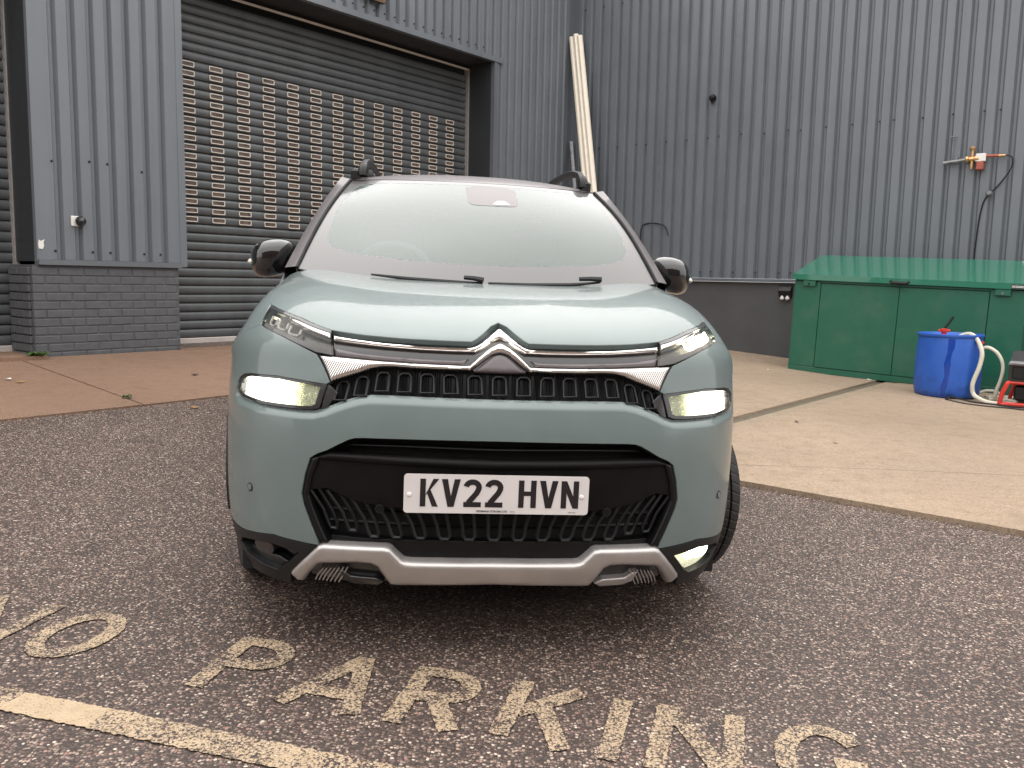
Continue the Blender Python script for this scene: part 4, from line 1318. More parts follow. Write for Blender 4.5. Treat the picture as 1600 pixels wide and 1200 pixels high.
text_obj('plate_print', 'YEOMANS CITROEN LTD', .0078, M['platechar'], pl, Matrix.Translation((-.014, -.0006, -.0485)) @ FR, .00015)
text_obj('plate_print', 'BS AU', .0048, M['platechar'], pl, Matrix.Translation((.045, -.0006, -.0485)) @ FR)
text_obj('plate_print', 'BS AU 145e', .0042, M['platechar'], pl, Matrix.Translation((.214, -.0006, -.0485)) @ FR)
for sx2 in (-.245, .240):
    o = MB().lathe([(0, -.004), (.0042, -.0036), (.0062, -.0018), (.0066, 0)], 14, 'y').build('plate_screw_cap', M['white'], pl, smooth=True)
    o.location = (sx2, 0, -.003)

# ---- windscreen, roof and the rest of the shell
def wscr(a, b):
    a = np.atleast_1d(np.asarray(a, float)); b = np.atleast_1d(np.asarray(b, float))
    x = a * (.705 + (.565 - .705) * b)
    a2 = np.abs(a) ** 2.2
    y = .90 + .145 * a2 + b * (.74 - .030 * a2) - .028 * np.sin(np.pi * b)
    z = 1.068 + .052 * a2 + b * (.462 - .060 * a2) + .030 * np.sin(np.pi * b)
    return np.stack([x, y, z], -1)
WOUT = [(-1, 0), (1, 0), (1, 1), (-1, 1)]
WIN = chaikin([(-.905, .17), (.905, .17), (.945, .50), (.925, .945), (.0, .962), (-.925, .945), (-.945, .50)], 1, .12)
WIN = chaikin(WIN, 1, .2)
ws = panel('windscreen', WIN, M['screen'], S=wscr, step=.05, depth=0, ku=.75, kv=.85)
panel('frit_band', WOUT, M['frit'], parent=ws, S=wscr, step=.05, depth=.012, hole=WIN, ku=.75, kv=.85, off=.0005)
def roofs(a, b):
    a = np.atleast_1d(np.asarray(a, float)); b = np.atleast_1d(np.asarray(b, float))
    e = 1 - np.exp(-b * 9)
    x = a * (.565 + .055 * e)
    a2 = np.abs(a) ** 2.5
    y = 1.645 + .112 * np.abs(a) ** 2.2 * (1 - b) + b * 2.15
    z = 1.532 - .006 * a2 + .082 * e - .050 * a2 * e - .075 * b ** 2.2
    return np.stack([x, y, z], -1)
ga = np.linspace(-1, 1, 41); gb = np.linspace(0, 1, 46) ** 2.2
A_, B_ = np.meshgrid(ga, gb)
V = roofs(A_.ravel(), B_.ravel())
mesh_obj('roof', V, [(i * 41 + j, i * 41 + j + 1, i * 41 + 42 + j, i * 41 + 41 + j) for i in range(45) for j in range(40)], M['roofblk'], car, smooth=True)
def sx(z):
    return .872 - 2.65 * np.maximum(0, z - .85) ** 2 - .62 * np.maximum(0, .45 - z) ** 2
def flank(sd):
    def f(y, z):
        y = np.atleast_1d(np.asarray(y, float)); z = np.atleast_1d(np.asarray(z, float))
        x = sx(z) - .10 * np.maximum(0, y - 3.3) ** 2 - .006 * np.cos((z - .62) * 9)
        return np.stack([x * sd, y, z], -1)
    return f
def cabin(sd):
    def f(y, z):
        y = np.atleast_1d(np.asarray(y, float)); z = np.atleast_1d(np.asarray(z, float))
        x = .790 - .30 * (z - 1.03) - .10 * np.maximum(0, z - 1.03) ** 2 - .07 * np.maximum(0, y - 3.2) ** 2
        return np.stack([x * sd, y, z], -1)
    return f
RX, RZ = 3.45, .36
def arcp(cx, cz, r, a0, a1, n=10): return [(cx + r * math.cos(R(a0 + (a1 - a0) * i / n)), cz + r * math.sin(R(a0 + (a1 - a0) * i / n))) for i in range(n + 1)]
for sd in (1, -1):
    FS, CS = flank(sd), cabin(sd)
    ns = -sd
    kw = dict(S=FS, sgn=1.0, step=.09, depth=.02)
    def fp(name, poly, mat, **k):
        o = panel(name, poly, M[mat], **{**kw, **k}); return o
    # orientation of the flank normal: outwards
    for d_ in (kw,):
        n_ = snorm(FS, [2.0], [.7])[0]
        d_['sgn'] = 1.0 if n_[0] * sd > 0 else -1.0
    csg = 1.0 if snorm(CS, [2.0], [1.2])[0][0] * sd > 0 else -1.0
    fp('fender_rear', arcp(AX, AZ, AR, 84, 0, 8) + [(1.238, .34), (1.238, 1.005), (1.056, 1.0), (1.054, .88), (.84, .845)], 'body')
    dr = fp('front_door', [(1.246, .34), (2.18, .34), (2.18, 1.035), (1.246, 1.012)], 'body')
    MB().box(2.02, 2.16, -.012, .02, .88, .905, bev=.008, rot=Matrix(((0, sd, 0), (1, 0, 0), (0, 0, 1)))).build('door_handle', M['gloss'], dr).location = (sd * .862, 0, 0)
    dr = fp('rear_door', [(2.188, .34), (3.03, .34), (3.06, .50)] + arcp(RX, RZ, .40, 160, 130, 3) + [(3.10, 1.06), (2.188, 1.036)], 'body')
    MB().box(2.90, 3.04, -.012, .02, .90, .925, bev=.008, rot=Matrix(((0, sd, 0), (1, 0, 0), (0, 0, 1)))).build('door_handle', M['gloss'], dr).location = (sd * .860, 0, 0)
    fp('rear_quarter', arcp(RX, RZ, .40, 128, 0, 10) + [(4.02, .36), (4.10, .60), (4.06, 1.02), (3.11, 1.06)], 'body')
    fp('sill', [(1.25, .21), (3.02, .21), (3.02, .332), (1.22, .332)], 'black')
    fp('cabin_side', [(1.05, 1.03), (1.30, 1.02), (3.9, 1.06), (3.97, 1.10), (3.72, 1.49), (2.6, 1.53), (1.90, 1.532), (1.74, 1.508), (1.13, 1.118)], 'gloss', S=CS, sgn=csg, depth=.03)
    fp('side_window', [(1.36, 1.055), (2.14, 1.060), (2.14, 1.475), (1.93, 1.468)], 'sideglass', S=CS, sgn=csg, off=.003, depth=0)
    fp('side_window', [(2.24, 1.062), (3.05, 1.08), (3.12, 1.44), (2.24, 1.475)], 'sideglass', S=CS, sgn=csg, off=.003, depth=0)
    # windscreen pillar between the screen edge and the cabin side, with its black gap seal
    mb = MB()
    bb_ = np.linspace(0, 1, 14)
    E0 = wscr([sd * 1.0] * 14, bb_)
    yy = np.linspace(1.14, 1.80, 14); zz = np.linspace(1.085, 1.512, 14)
    E2 = CS(yy, zz)
    Em = (E0 * .45 + E2 * .55) + np.stack([np.full(14, sd * .018), np.full(14, -.020), np.full(14, .020)], -1)
    En = E0 + np.stack([np.full(14, sd * .010), np.full(14, -.001), np.full(14, .007)], -1)
    V = []
    for i in range(14): V += [E0[i] + np.array([sd * .005, 0, -.02]), En[i], Em[i], E2[i] + np.array([sd * .003, 0, 0])]
    Fc = [(i * 4 + k, i * 4 + k + 1, i * 4 + 5 + k, i * 4 + 4 + k) for i in range(13) for k in range(3)]
    mb.add(V, Fc); mb.build('windscreen_pillar', M['roofblk'], car, smooth=True, sharp=R(60))
    P3 = [tuple(p + np.array([sd * .006, -.002, .004])) for p in E0]
    MB().tube(P3, .0062, 6).build('screen_seal', M['blackdeep'], car, smooth=True)
    # cant rail between cabin side and roof
    y0 = np.linspace(1.755, 3.78, 16)
    b0 = np.linspace(0, 1, 16)
    Rr = roofs([sd] * 16, b0)
    Cc = CS(y0, np.interp(y0, [1.75, 1.9, 2.6, 3.8], [1.508, 1.530, 1.528, 1.46]))
    V = []
    for i in range(16):
        md = Rr[i] * .5 + Cc[i] * .5 + np.array([sd * .012, 0, .012])
        V += [Rr[i], md, Cc[i]]
    MB().add(V, [(i * 3 + k, i * 3 + k + 1, i * 3 + 4 + k, i * 3 + 3 + k) for i in range(15) for k in range(2)]).build('roof_edge', M['gloss'], car, smooth=True)
    # roof rail
    rp = [(.520, 1.79, 1.548), (.519, 1.80, 1.575), (.516, 1.86, 1.606), (.512, 1.95, 1.626), (.508, 2.10, 1.640), (.506, 2.45, 1.650), (.505, 2.9, 1.648), (.505, 3.3, 1.63), (.505, 3.46, 1.60), (.505, 3.52, 1.55)]
    cp_ = catmull([(x * sd, y, z) for x, y, z in rp], 4)
    rr_ = [.030 if i < 6 else .024 if i < 10 else .018 for i in range(len(cp_))]
    rail = MB().tube(cp_, rr_, 10, flat=.85).build('roof_rail', M['black'], car, smooth=True)
    MB().box(sd * .545 - .03, sd * .545 + .012, 1.765, 1.85, 1.520, 1.580, bev=.012).build('rail_foot', M['black'], rail)
    # door mirror
    def mirror_shell():
        V = []; Fc = []
        nu, nv = 22, 14
        for i in range(nv + 1):
            th = -math.pi / 2 + math.pi * i / nv
            for j in range(nu):
                ph = 2 * math.pi * j / nu
                def sp(c, e): return math.copysign(abs(c) ** e, c)
                x = sp(math.cos(th), .75) * sp(math.cos(ph), .8)
                y = sp(math.cos(th), .75) * sp(math.sin(ph), .8)
                z = sp(math.sin(th), .75)
                taper = 1 - .22 * max(0, x) ** 2
                yy_ = y * (.085 if y < 0 else .035)
                V.append((x * .096, yy_ * taper + .03 * x * x, z * .073 * taper + .010 * (-x) + (-.012 * max(0, -z) * (1 + x))))
        for i in range(nv):
            for j in range(nu): Fc.append((i * nu + j, i * nu + (j + 1) % nu, (i + 1) * nu + (j + 1) % nu, (i + 1) * nu + j))
        return V, Fc
    V, Fc = mirror_shell()
    mr_ = MB().add([(x * sd, y, z) for x, y, z in V], Fc).build('door_mirror', M['piano'], car, smooth=True, sharp=R(80))
    mr_.location = (sd * .857, 1.36, 1.160); mr_.rotation_euler[2] = sd * R(8)
    MB().tube([(-sd * .06, .01, -.045), (-sd * .085, .02, -.075), (-sd * .115, .03, -.10)], [.030, .028, .03], 8, flat=.8).build('mirror_arm', M['black'], mr_, smooth=True)
    o = MB().box(-.065, .065, .0, .004, -.045, .045, bev=.0015).build('mirror_glass', M['mirrorglass'], mr_); o.location = (0, .036, 0)
    MB().tube([(sd * .080, -.030, -.030), (sd * .091, -.012, -.024), (sd * .092, .010, -.016)], [.006, .009, .006], 6).build('side_repeater', M['amber'], mr_, smooth=True)
    MB().tube([(-sd * .05, -.046, .045), (sd * .0, -.055, .060), (sd * .05, -.045, .046), (sd * .078, -.02, .02)], .0022, 5).build('mirror_seam', M['chrome'], mr_, smooth=True)
# rear end
mb = MB()
def section(y, s_, zt):
    return [(-.80 * s_, y, .30), (-.86 * s_, y, .62), (-.84 * s_, y, .92), (-.76 * s_, y, 1.06), (-.60 * s_, y, zt), (0, y, zt + .03), (.60 * s_, y, zt), (.76 * s_, y, 1.06), (.84 * s_, y, .92), (.86 * s_, y, .62), (.80 * s_, y, .30)]
S1, S2 = section(3.98, .985, 1.42), section(4.14, .90, 1.10)
for k_ in range(11):
    if k_ in (4, 5, 6): S1[k_] = (S1[k_][0], 3.76, S1[k_][2] + .05)
V = S1 + S2
Fc = [(i, i + 1, 12 + i, 11 + i) for i in range(10)] + [tuple(range(11, 22))]
mb.add(V, Fc).build('tailgate', M['body'], car, smooth=True, sharp=R(40))
MB().box(-.83, .83, 3.98, 4.17, .28, .58, bev=.05).build('rear_bumper', M['black'], car)
for sd in (1, -1): MB().box(sd * .70 - .10, sd * .70 + .10, 4.02, 4.15, .86, 1.02, bev=.03).build('tail_lamp', M['red'], car)
MB().box(-.76, .76, .30, 3.95, .19, .30).build('underbody', M['blackdeep'], car)
MB().add([(-.52, .22, .22), (.52, .22, .22), (.52, .22, .84), (-.52, .22, .84), (-.62, 1.2, .22), (.62, 1.2, .22), (.62, 1.2, .96), (-.62, 1.2, .96)],
         [(0, 1, 2, 3), (0, 4, 5, 1), (1, 5, 6, 2), (3, 2, 6, 7), (0, 3, 7, 4)]).build('engine_bay', M['blackdeep'], car)
for cx in (AX, RX):
    for sd in (1, -1):
        MB().add([(sd * .52, cx + .42 * math.cos(R(a_)), .30 + .42 * math.sin(R(a_))) for a_ in range(0, 181, 15)] + [(sd * .775, cx + .40 * math.cos(R(a_)), .30 + .40 * math.sin(R(a_))) for a_ in range(0, 181, 15)],
                 [(i, i + 1, 14 + i, 13 + i) for i in range(12)]).build('wheel_liner', M['blackdeep'], car)
# cabin interior seen through the wet screen
MB().add([(-.70, 1.08, 1.06), (.70, 1.08, 1.06), (.72, 1.45, 1.07), (-.72, 1.45, 1.07), (.72, 1.50, .80), (-.72, 1.50, .80)], [(0, 1, 2, 3), (3, 2, 4, 5)]).build('dashboard', M['trimgrey'], car)
MB().box(-.76, .76, 1.1, 3.9, .34, .40).build('cabin_floor', M['trimgrey'], car)
MB().box(-.58, .58, 1.9, 3.7, 1.475, 1.485).build('headlining', M['amber'], car)
for xs2 in (-.36, .36):
    st = MB().box(xs2 - .24, xs2 + .24, 2.20, 2.34, .55, 1.14, bev=.05).box(xs2 - .25, xs2 + .25, 1.75, 2.25, .45, .60, bev=.05).build('front_seat', M['seat'], car, smooth=True)
    MB().box(xs2 - .13, xs2 + .13, 2.24, 2.33, 1.17, 1.36, bev=.04).build('headrest', M['seat'], st, smooth=True)
MB().box(-.60, .60, 3.0, 3.14, .55, 1.15, bev=.05).build('rear_seat', M['seat'], car)
swh = MB().tube([(.185 * math.cos(R(a_)), 0, .185 * math.sin(R(a_))) for a_ in range(0, 360, 15)], .016, 8, closed=True)
swh.tube([(-.17, 0, .02), (0, .03, 0), (.17, 0, .02)], .02, 6)
o = swh.build('steering_wheel', M['seat'], car, smooth=True); o.location = (-.36, 1.52, 1.07); o.rotation_euler[0] = R(-24)
so2 = panel('sensor_housing', chaikin([(-.085, .955), (-.070, .735), (-.04, .70), (.265, .70), (.295, .735), (.300, .955)], 1, .15), M['housing'], S=wscr, step=.05, off=.0012, depth=.004, ku=.75, kv=.85)
panel('sensor_window', [(.10, .715), (.235, .715), (.195, .765), (.145, .765)], M['drl_off'], parent=so2, S=wscr, step=.05, off=.0020, depth=0, ku=.75, kv=.85)
MB().box(-.12, .12, 1.74, 1.77, 1.36, 1.42, bev=.012).build('rear_view_mirror', M['trimgrey'], car)
# wipers lying along the foot of the screen
def on_ws(a, b, o_=0):
    p = wscr([a], [b])[0]; n_ = snorm(wscr, [a], [b])[0]
    if n_[2] < 0: n_ = -n_
    return tuple(p + n_ * o_)
for pts, rk in (([(-.60, .030), (-.40, .030), (-.18, .032), (.0, .034)], (-.10, .0)), ([(.03, .036), (.25, .030), (.48, .028), (.66, .034)], (.54, .66))):
    wv = MB()
    wv.tube([on_ws(a, b, .012) for a, b in pts], [.004, .008, .008, .004], 6)
    wo_ = wv.build('wiper', M['black'], car, smooth=True)
    MB().tube([on_ws(rk[0], .055, .020), on_ws((rk[0] + rk[1]) / 2, .045, .026), on_ws(rk[1], .03, .03)], [.009, .010, .012], 6).build('wiper_arm', M['black'], wo_, smooth=True)

# ---- wheels
TP = [(.215, -.085), (.235, -.105), (.28, -.112), (.315, -.108), (.333, -.094), (.340, -.075), (.342, -.055), (.334, -.053), (.334, -.047), (.343, -.045), (.344, -.006), (.335, -.004), (.335, .004), (.344, .006), (.343, .045), (.334, .047), (.334, .053), (.342, .055), (.340, .075), (.333, .094), (.315, .108), (.28, .112), (.235, .105), (.215, .085)]
def wheel(x, y, steer, sd):
    w = empty('wheel', car, (x, y, .345), steer)
    t_ = MB().lathe(TP, 64, 'x', close=False)
    t_.build('tyre', M['tread'], w, smooth=True, sharp=R(30))
    rm = MB().lathe([(.216, -.095), (.225, -.09), (.205, -.06), (.200, .06), (.222, .09), (.214, .10), (.200, .085), (.19, .03), (.19, -.06)], 40, 'x')
    for k_ in range(5):
        a_ = 2 * math.pi * k_ / 5
        for da in (-.14, .14):
            u0 = Vector((0, math.cos(a_ + da * 2.2), math.sin(a_ + da * 2.2))); u1 = Vector((0, math.cos(a_ + da), math.sin(a_ + da)))
            rm.tube([Vector((sd * .075, 0, 0)) + u0 * .05, Vector((sd * .085, 0, 0)) + u1 * .20], [.028, .020], 6)
    rm.lathe([(0, sd * .085), (.03, sd * .085), (.062, sd * .07), (.07, 0)], 20, 'x')
    rm.lathe([(.0, -sd * .01), (.14, -sd * .01)], 24, 'x')
    rm.build('rim', M['rim'], w, smooth=True, sharp=R(40))
ST = R(15)
wheel(.758, AX, ST, 1); wheel(-.772, AX, ST, -1)
wheel(.765, RX, 0, 1); wheel(-.765, RX, 0, -1)

# ================================================================== things round the yard
c_, s_ = math.cos(YARD), math.sin(YARD)
def yard(s, t, z=None):
    return Vector((c_ * s - s_ * t, s_ * s + c_ * t, zg(t) if z is None else z))
YM = Matrix.Rotation(YARD, 4, 'Z')
def thing(name, label, cat, s, t, z=None, group=None, rz=0.0, tilt=0.0):
    o = empty(name)
    o.matrix_world = Matrix.Translation(yard(s, t, z)) @ YM @ Matrix.Rotation(rz, 4, 'Z') @ Matrix.Rotation(tilt, 4, 'X')
    return tag(o, label, cat, group)
# ---- green metal storage unit: local x = depth towards the wall, -y = to the right in the picture
sh = thing('storage_shed', 'green metal storage shed with sloping lid against the corrugated wall', 'shed', 10.2, 3.93, zg(3.2) + .022 + .028, tilt=math.atan(.0297))
W_ = 2.42; DPT = .84
def shb(x0, x1, y0, y1, z0, z1, name, mat, parent=sh, bev=.003):
    return MB().box(x0, x1, -y1, -y0, z0, z1, bev=bev).build(name, mat, parent)
HF, HB = 1.10, 1.36
MB().add([(.012, -.012, .02), (.012, -W_ + .012, .02), (.012, -W_ + .012, HF), (.012, -.012, HF), (DPT, -.012, .02), (DPT, -W_ + .012, .02), (DPT, -W_ + .012, HB), (DPT, -.012, HB)],
         [(0, 1, 2, 3), (7, 6, 5, 4), (0, 3, 7, 4), (1, 5, 6, 2), (3, 2, 6, 7), (4, 5, 1, 0)]).build('body', M['greendark'], sh)
# skin panels with real gaps between them
def side_panel(y, name):
    MB().add([(0, y, .02), (DPT, y, .02), (DPT, y, HB), (0, y, HF), (0, y + .012, .02), (DPT, y + .012, .02), (DPT, y + .012, HB), (0, y + .012, HF)], [(0, 1, 2, 3), (7, 6, 5, 4), (0, 4, 5, 1), (1, 5, 6, 2), (2, 6, 7, 3), (3, 7, 4, 0)]).build(name, M['green'], sh)
side_panel(-.0, 'side_panel'); side_panel(-W_ - .002, 'side_panel')
shb(-.004, .012, .0, .298, .072, HF - .01, 'front_panel', M['green'])
shb(-.008, .012, .305, 1.178, .075, HF - .035, 'door', M['green'])
shb(-.008, .012, 1.184, 2.075, .075, HF - .035, 'door', M['green'])
shb(-.004, .012, 2.082, W_, .072, HF - .01, 'front_panel', M['green'])
shb(-.004, .012, .298, 2.082, HF - .030, HF - .004, 'door_header', M['green'])
shb(-.006, .014, .0, W_, .0, .068, 'base_rail', M['green'])
lid = MB().add([(-.05, .03, HF), (-.05, -W_ - .03, HF), (-.05, -W_ - .03, HF + .062), (-.05, .03, HF + .062), (DPT + .01, .03, HB + .0), (DPT + .01, -W_ - .03, HB), (DPT + .01, -W_ - .03, HB + .055), (DPT + .01, .03, HB + .055)],
         [(0, 1, 2, 3), (7, 6, 5, 4), (0, 3, 7, 4), (1, 5, 6, 2), (3, 2, 6, 7), (4, 5, 1, 0)]).build('lid', M['greenlid'], sh)
for y in (.10, 2.13):
    lk = shb(-.042, -.006, y, y + .145, HF - .07, HF - .004, 'lock_box', M['green'])
    shb(-.046, -.042, y + .06, y + .08, HF - .062, HF - .032, 'keyhole', M['blackdeep'] if y < 1 else M['steel'], lk, bev=0)
MB().tube([(-.055, -1.09, HF + .03), (-.075, -1.11, HF + .012), (-.075, -1.26, HF + .012), (-.055, -1.28, HF + .03)], .016, 8).build('lid_handle', M['black'], sh, smooth=True)
lb = shb(-.056, -.050, 2.275, 2.40, HF + .004, HF + .050, 'badge', M['badge'], bev=.001)
text_obj('badge_print', 'ASGARD', .030, M['print'], lb, Matrix.Translation((-.0572, -2.338, HF + .027)) @ Matrix.Rotation(-math.pi / 2, 4, 'Z') @ FR, .0006)
shb(.76, .80, 2.22, 2.36, HB + .036, HB + .0445, 'lid_label', M['print'], lid, bev=0)

# ---- cut-down blue drum
dr_ = thing('plastic_drum', 'blue plastic drum with a wet streak in front of the green shed', 'drum', 9.56, 2.03, zg(2.03) + .028)
pr = [(0, 0), (.270, 0), (.290, .012), (.304, .06), (.309, .16), (.307, .36), (.298, .54), (.292, .598), (.304, .606), (.309, .618), (.306, .632), (.294, .634), (.286, .622), (.280, .600), (0, .596)]
MB().lathe(pr, 56).build('shell', M['blue'], dr_, smooth=True, sharp=R(50))
# wet run: a thin wavy film on the front of the wall
va = math.atan2(-(yard(9.56, 2.03).y), -(yard(9.56, 2.03).x)) - YARD + R(3)
V = []; Fc = []
for i in range(26):
    f = i / 25
    z = .592 - f * .585
    r_ = float(np.interp(z, [p[1] for p in pr[1:9]], [p[0] for p in pr[1:9]])) + .0012
    wv = .046 + .007 * math.sin(i * .7) - .014 * f + .003 * math.sin(i * 1.9)
    cx = .006 * math.sin(i * .5) - .045 * f
    for q in np.linspace(-1, 1, 5):
        a_ = va + (cx + q * wv * .62) / r_
        e = 0 if abs(q) == 1 else .002
        V.append(((r_ + e) * math.cos(a_), (r_ + e) * math.sin(a_), z))
    if i: Fc += [((i - 1) * 5 + k, (i - 1) * 5 + k + 1, i * 5 + k + 1, i * 5 + k) for k in range(4)]
MB().add(V, Fc).build('wet_streak', M['wetblue'], dr_, smooth=True)
MB().lathe([(.010, 0), (.028, .0), (.030, .02), (.028, .024), (0, .024)], 18, 'z', (.288 * math.cos(va + 1.2), .288 * math.sin(va + 1.2), .545)).build('bung', M['red'], dr_, smooth=True)
tp = thing('pump_tap', 'red and black pump handle standing on the blue drum lid', 'pump', 9.50, 2.08, zg(2.03) + .028 + .597)
MB().lathe([(.0, 0), (.030, 0), (.030, .018), (.024, .024), (.024, .05), (.036, .052), (.036, .078), (.02, .084), (0, .086)], 20).build('base', M['red'], tp, smooth=True)
MB().tube([(0, 0, .08), (.012, -.035, .14), (.022, -.07, .205)], [.011, .013, .012], 8).build('handle', M['black'], tp, smooth=True)
MB().tube([(0, .05, .062), (0, -.055, .066)], .014, 8).build('crossbar', M['red'], tp, smooth=True)
# ---- hoses and cables (yard coordinates s, t, z)
def hose(name, label, cat, pts, r, mat, group=None, n=8):
    P = catmull([yard(a, b_, z) for a, b_, z in pts], 7)
    o = MB().tube(P, r, n).build(name, mat, None, smooth=True)
    return tag(o, label, cat, group)
zf = .03
hose('hose', 'thick cream hose rising from the drum top and looping down its right side', 'hose',
     [(9.50, 1.98, .560), (9.49, 1.93, .640), (9.47, 1.84, .672), (9.42, 1.76, .625), (9.38, 1.70, .50), (9.36, 1.71, .36), (9.34, 1.75, .20), (9.34, 1.74, .10), (9.30, 1.68, zf + .03), (9.30, 1.58, zf - .002), (9.36, 1.44, zf - .004), (9.44, 1.37, zf - .006), (9.56, 1.40, zf - .004), (9.62, 1.52, zf - .002), (9.55, 1.64, zf)], .021, M['hose'], 'cream hoses by the drum')
hose('hose', 'thinner cream hose arching wide to the right of the drum onto the ground', 'hose',
     [(9.50, 1.72, .54), (9.50, 1.66, .545), (9.50, 1.58, .49), (9.50, 1.53, .38), (9.50, 1.535, .26), (9.50, 1.565, .14), (9.52, 1.58, .05), (9.56, 1.56, zf + .0)], .017, M['hose'], 'cream hoses by the drum')
hose('hose', 'cream hose lying in a flat loop behind the other hoses', 'hose',
     [(9.62, 1.76, .06), (9.66, 1.70, .10), (9.68, 1.60, .10), (9.66, 1.52, .05), (9.60, 1.46, zf), (9.70, 1.36, zf), (9.84, 1.42, zf), (9.86, 1.58, zf), (9.74, 1.70, zf)], .015, M['hose'], 'cream hoses by the drum')
hose('cable', 'black cable lying in a loop on the concrete before the drum', 'cable',
     [(9.26, 1.92, .055), (9.20, 1.95, zf + .005), (9.12, 1.86, zf - .002), (9.04, 1.74, zf - .004), (9.03, 1.58, zf - .008), (9.08, 1.40, zf - .012), (9.1, 1.2, zf - .018), (9.2, 1.0, zf - .02)], .010, M['black'], 'black cables on the concrete')
hose('cable', 'thin black cable running from the drum foot towards the red machine', 'cable',
     [(9.26, 1.93, .058), (9.22, 1.84, .048), (9.20, 1.70, zf + .002), (9.22, 1.55, zf - .004), (9.20, 1.38, zf - .008), (9.26, 1.22, zf - .012), (9.34, 1.05, zf - .016)], .008, M['black'], 'black cables on the concrete')
# ---- red framed heater, cut by the right edge
he = thing('space_heater', 'black boxed machine on a red tube frame at the right edge', 'heater', 9.46, 1.30, zg(1.3) + .028)
mb = MB()
sec = [(-.13, .24), (-.13, .40), (-.09, .43), (.06, .52), (.30, .52), (.30, .24)]
V = [(x, .15, z) for x, z in sec] + [(x, -.75, z) for x, z in sec]
mb.add(V, [(0, 1, 2, 3, 4, 5), (11, 10, 9, 8, 7, 6)] + [(i, (i + 1) % 6, 6 + (i + 1) % 6, 6 + i) for i in range(6)])
hb = mb.build('casing', M['gloss'], he)
MB().box(-.155, -.128, -.60, .155, .395, .418, bev=.004).build('casing_lip', M['steel'], hb)
MB().box(-.142, -.13, -.55, .12, .26, .38, bev=.01).build('front_recess', M['blackdeep'], hb)
MB().lathe([(0, 0), (.045, 0), (.05, -.02), (.03, -.025), (0, -.02)], 18, 'x', (-.142, -.05, .32)).build('nozzle', M['steel'], hb, smooth=True)
fr_ = MB()
fr_.tube([(-.12, .14, .225), (-.14, .15, .215), (-.15, .185, .12), (-.16, .20, .02), (-.16, .16, .018)], .021, 8)
fr_.tube([(-.12, .14, .225), (-.12, -.70, .225)], .016, 8)
fr_.tube([(-.16, .18, .020), (-.10, -.2, .02), (-.10, -.70, .02)], .018, 8)
fr_.tube([(.28, .14, .225), (.30, .19, .02)], .018, 8)
fr_.build('frame', M['red'], he, smooth=True)
MB().box(-.10, .26, -.7, .10, .05, .20, bev=.02).build('motor', M['black'], he)

# ---- fittings on the right hand wall (local x out of the wall is -s)
so_ = thing('outdoor_socket', 'dark outdoor socket box with two white plugs left of the shed', 'socket', D2 - .003, 4.415, .94)
MB().add([(0, -.082, .02), (-.05, -.082, .02), (-.085, -.082, .10), (-.04, -.082, .165), (0, -.082, .17)] + [(0, .082, .02), (-.05, .082, .02), (-.085, .082, .10), (-.04, .082, .165), (0, .082, .17)],
         [(0, 1, 2, 3, 4), (9, 8, 7, 6, 5)] + [(i, (i + 1) % 5, 5 + (i + 1) % 5, 5 + i) for i in range(5)]).build('cover', M['black'], so_)
for y in (.036, -.036):
    MB().lathe([(0, -.03), (.020, -.03), (.028, -.018), (.026, .004), (.015, .014), (.012, .026), (0, .028)], 16, 'z', (-.048, y, .012)).build('plug', M['white'], so_, smooth=True)
va_ = thing('wall_tap', 'brass wall tap with copper handle and grey pipe above the shed', 'tap', D2 - .05, 2.27, 2.60)
MB().lathe([(0, -.075), (.034, -.075), (.038, -.03), (.028, -.02), (.028, .03), (.04, .035), (.04, .06), (.02, .075), (0, .08)], 18, 'y', (0, .03, 0)).tube([(0, .03, -.11), (0, .03, .12)], .018, 10).lathe([(0, .10), (.03, .10), (.034, .125), (.02, .14), (0, .14)], 14, 'z', (0, .03, 0)).build('valve_body', M['brass'], va_, smooth=True)
MB().box(-.03, .012, -.115, -.01, -.035, .055, bev=.006).build('label_plate', M['white'], va_)
MB().box(-.045, .03, -.10, -.02, -.135, -.036, bev=.012).build('regulator', M['copper'], va_, smooth=True)
MB().tube([(-.004, -.11, .025), (-.004, -.24, .020)], .017, 10).build('red_sleeve', M['copper'], va_, smooth=True)
MB().tube([(-.004, -.24, .020), (-.004, -.31, .018)], .015, 10).build('brass_tail', M['brass'], va_, smooth=True)
MB().tube([(0, .09, -.005), (0, .26, -.02), (0, .33, -.03)], .024, 10).box(-.02, .03, .18, .20, -.03, .035).build('grey_pipe', M['steel'], va_, smooth=True)
MB().tube([(.01, .245, .0), (.01, .245, .27)], .006, 6).box(.0, .02, .21, .28, .268, .278).build('pipe_bracket', M['steel'], va_)
hose('cable', 'dark airline drooping from the wall tap down behind the shed', 'cable',
     [(D2 - .054, 1.96, 2.62), (D2 - .054, 1.90, 2.60), (D2 - .054, 1.885, 2.52), (D2 - .05, 1.92, 2.42), (D2 - .03, 2.02, 2.28), (D2 - .012, 2.13, 2.16), (D2 - .012, 2.17, 2.02), (D2 - .012, 2.19, 1.8), (D2 - .012, 2.20, 1.5), (D2 - .012, 2.2, 1.35)], .008, M['black'])
o = MB().lathe([(0, -.004), (.03, -.004), (.034, -.03), (.02, -.05), (0, -.052)], 14, 'x').build('cable_clip', M['steel'], None, smooth=True)
o.matrix_world = Matrix.Translation(yard(D2 - .006, 2.10, 2.205)) @ YM; tag(o, 'small round steel clip holding the drooping airline to the wall', 'clip')
hose('cable', 'thin black cable arching over the wall ribs behind the right mirror', 'cable',
     [(D2 - .010, 6.70, 1.2), (D2 - .010, 6.69, 1.75), (D2 - .012, 6.66, 1.93), (D2 - .014, 6.58, 1.975), (D2 - .014, 6.42, 1.975), (D2 - .012, 6.28, 1.93), (D2 - .010, 6.22, 1.80)], .008, M['screw'])
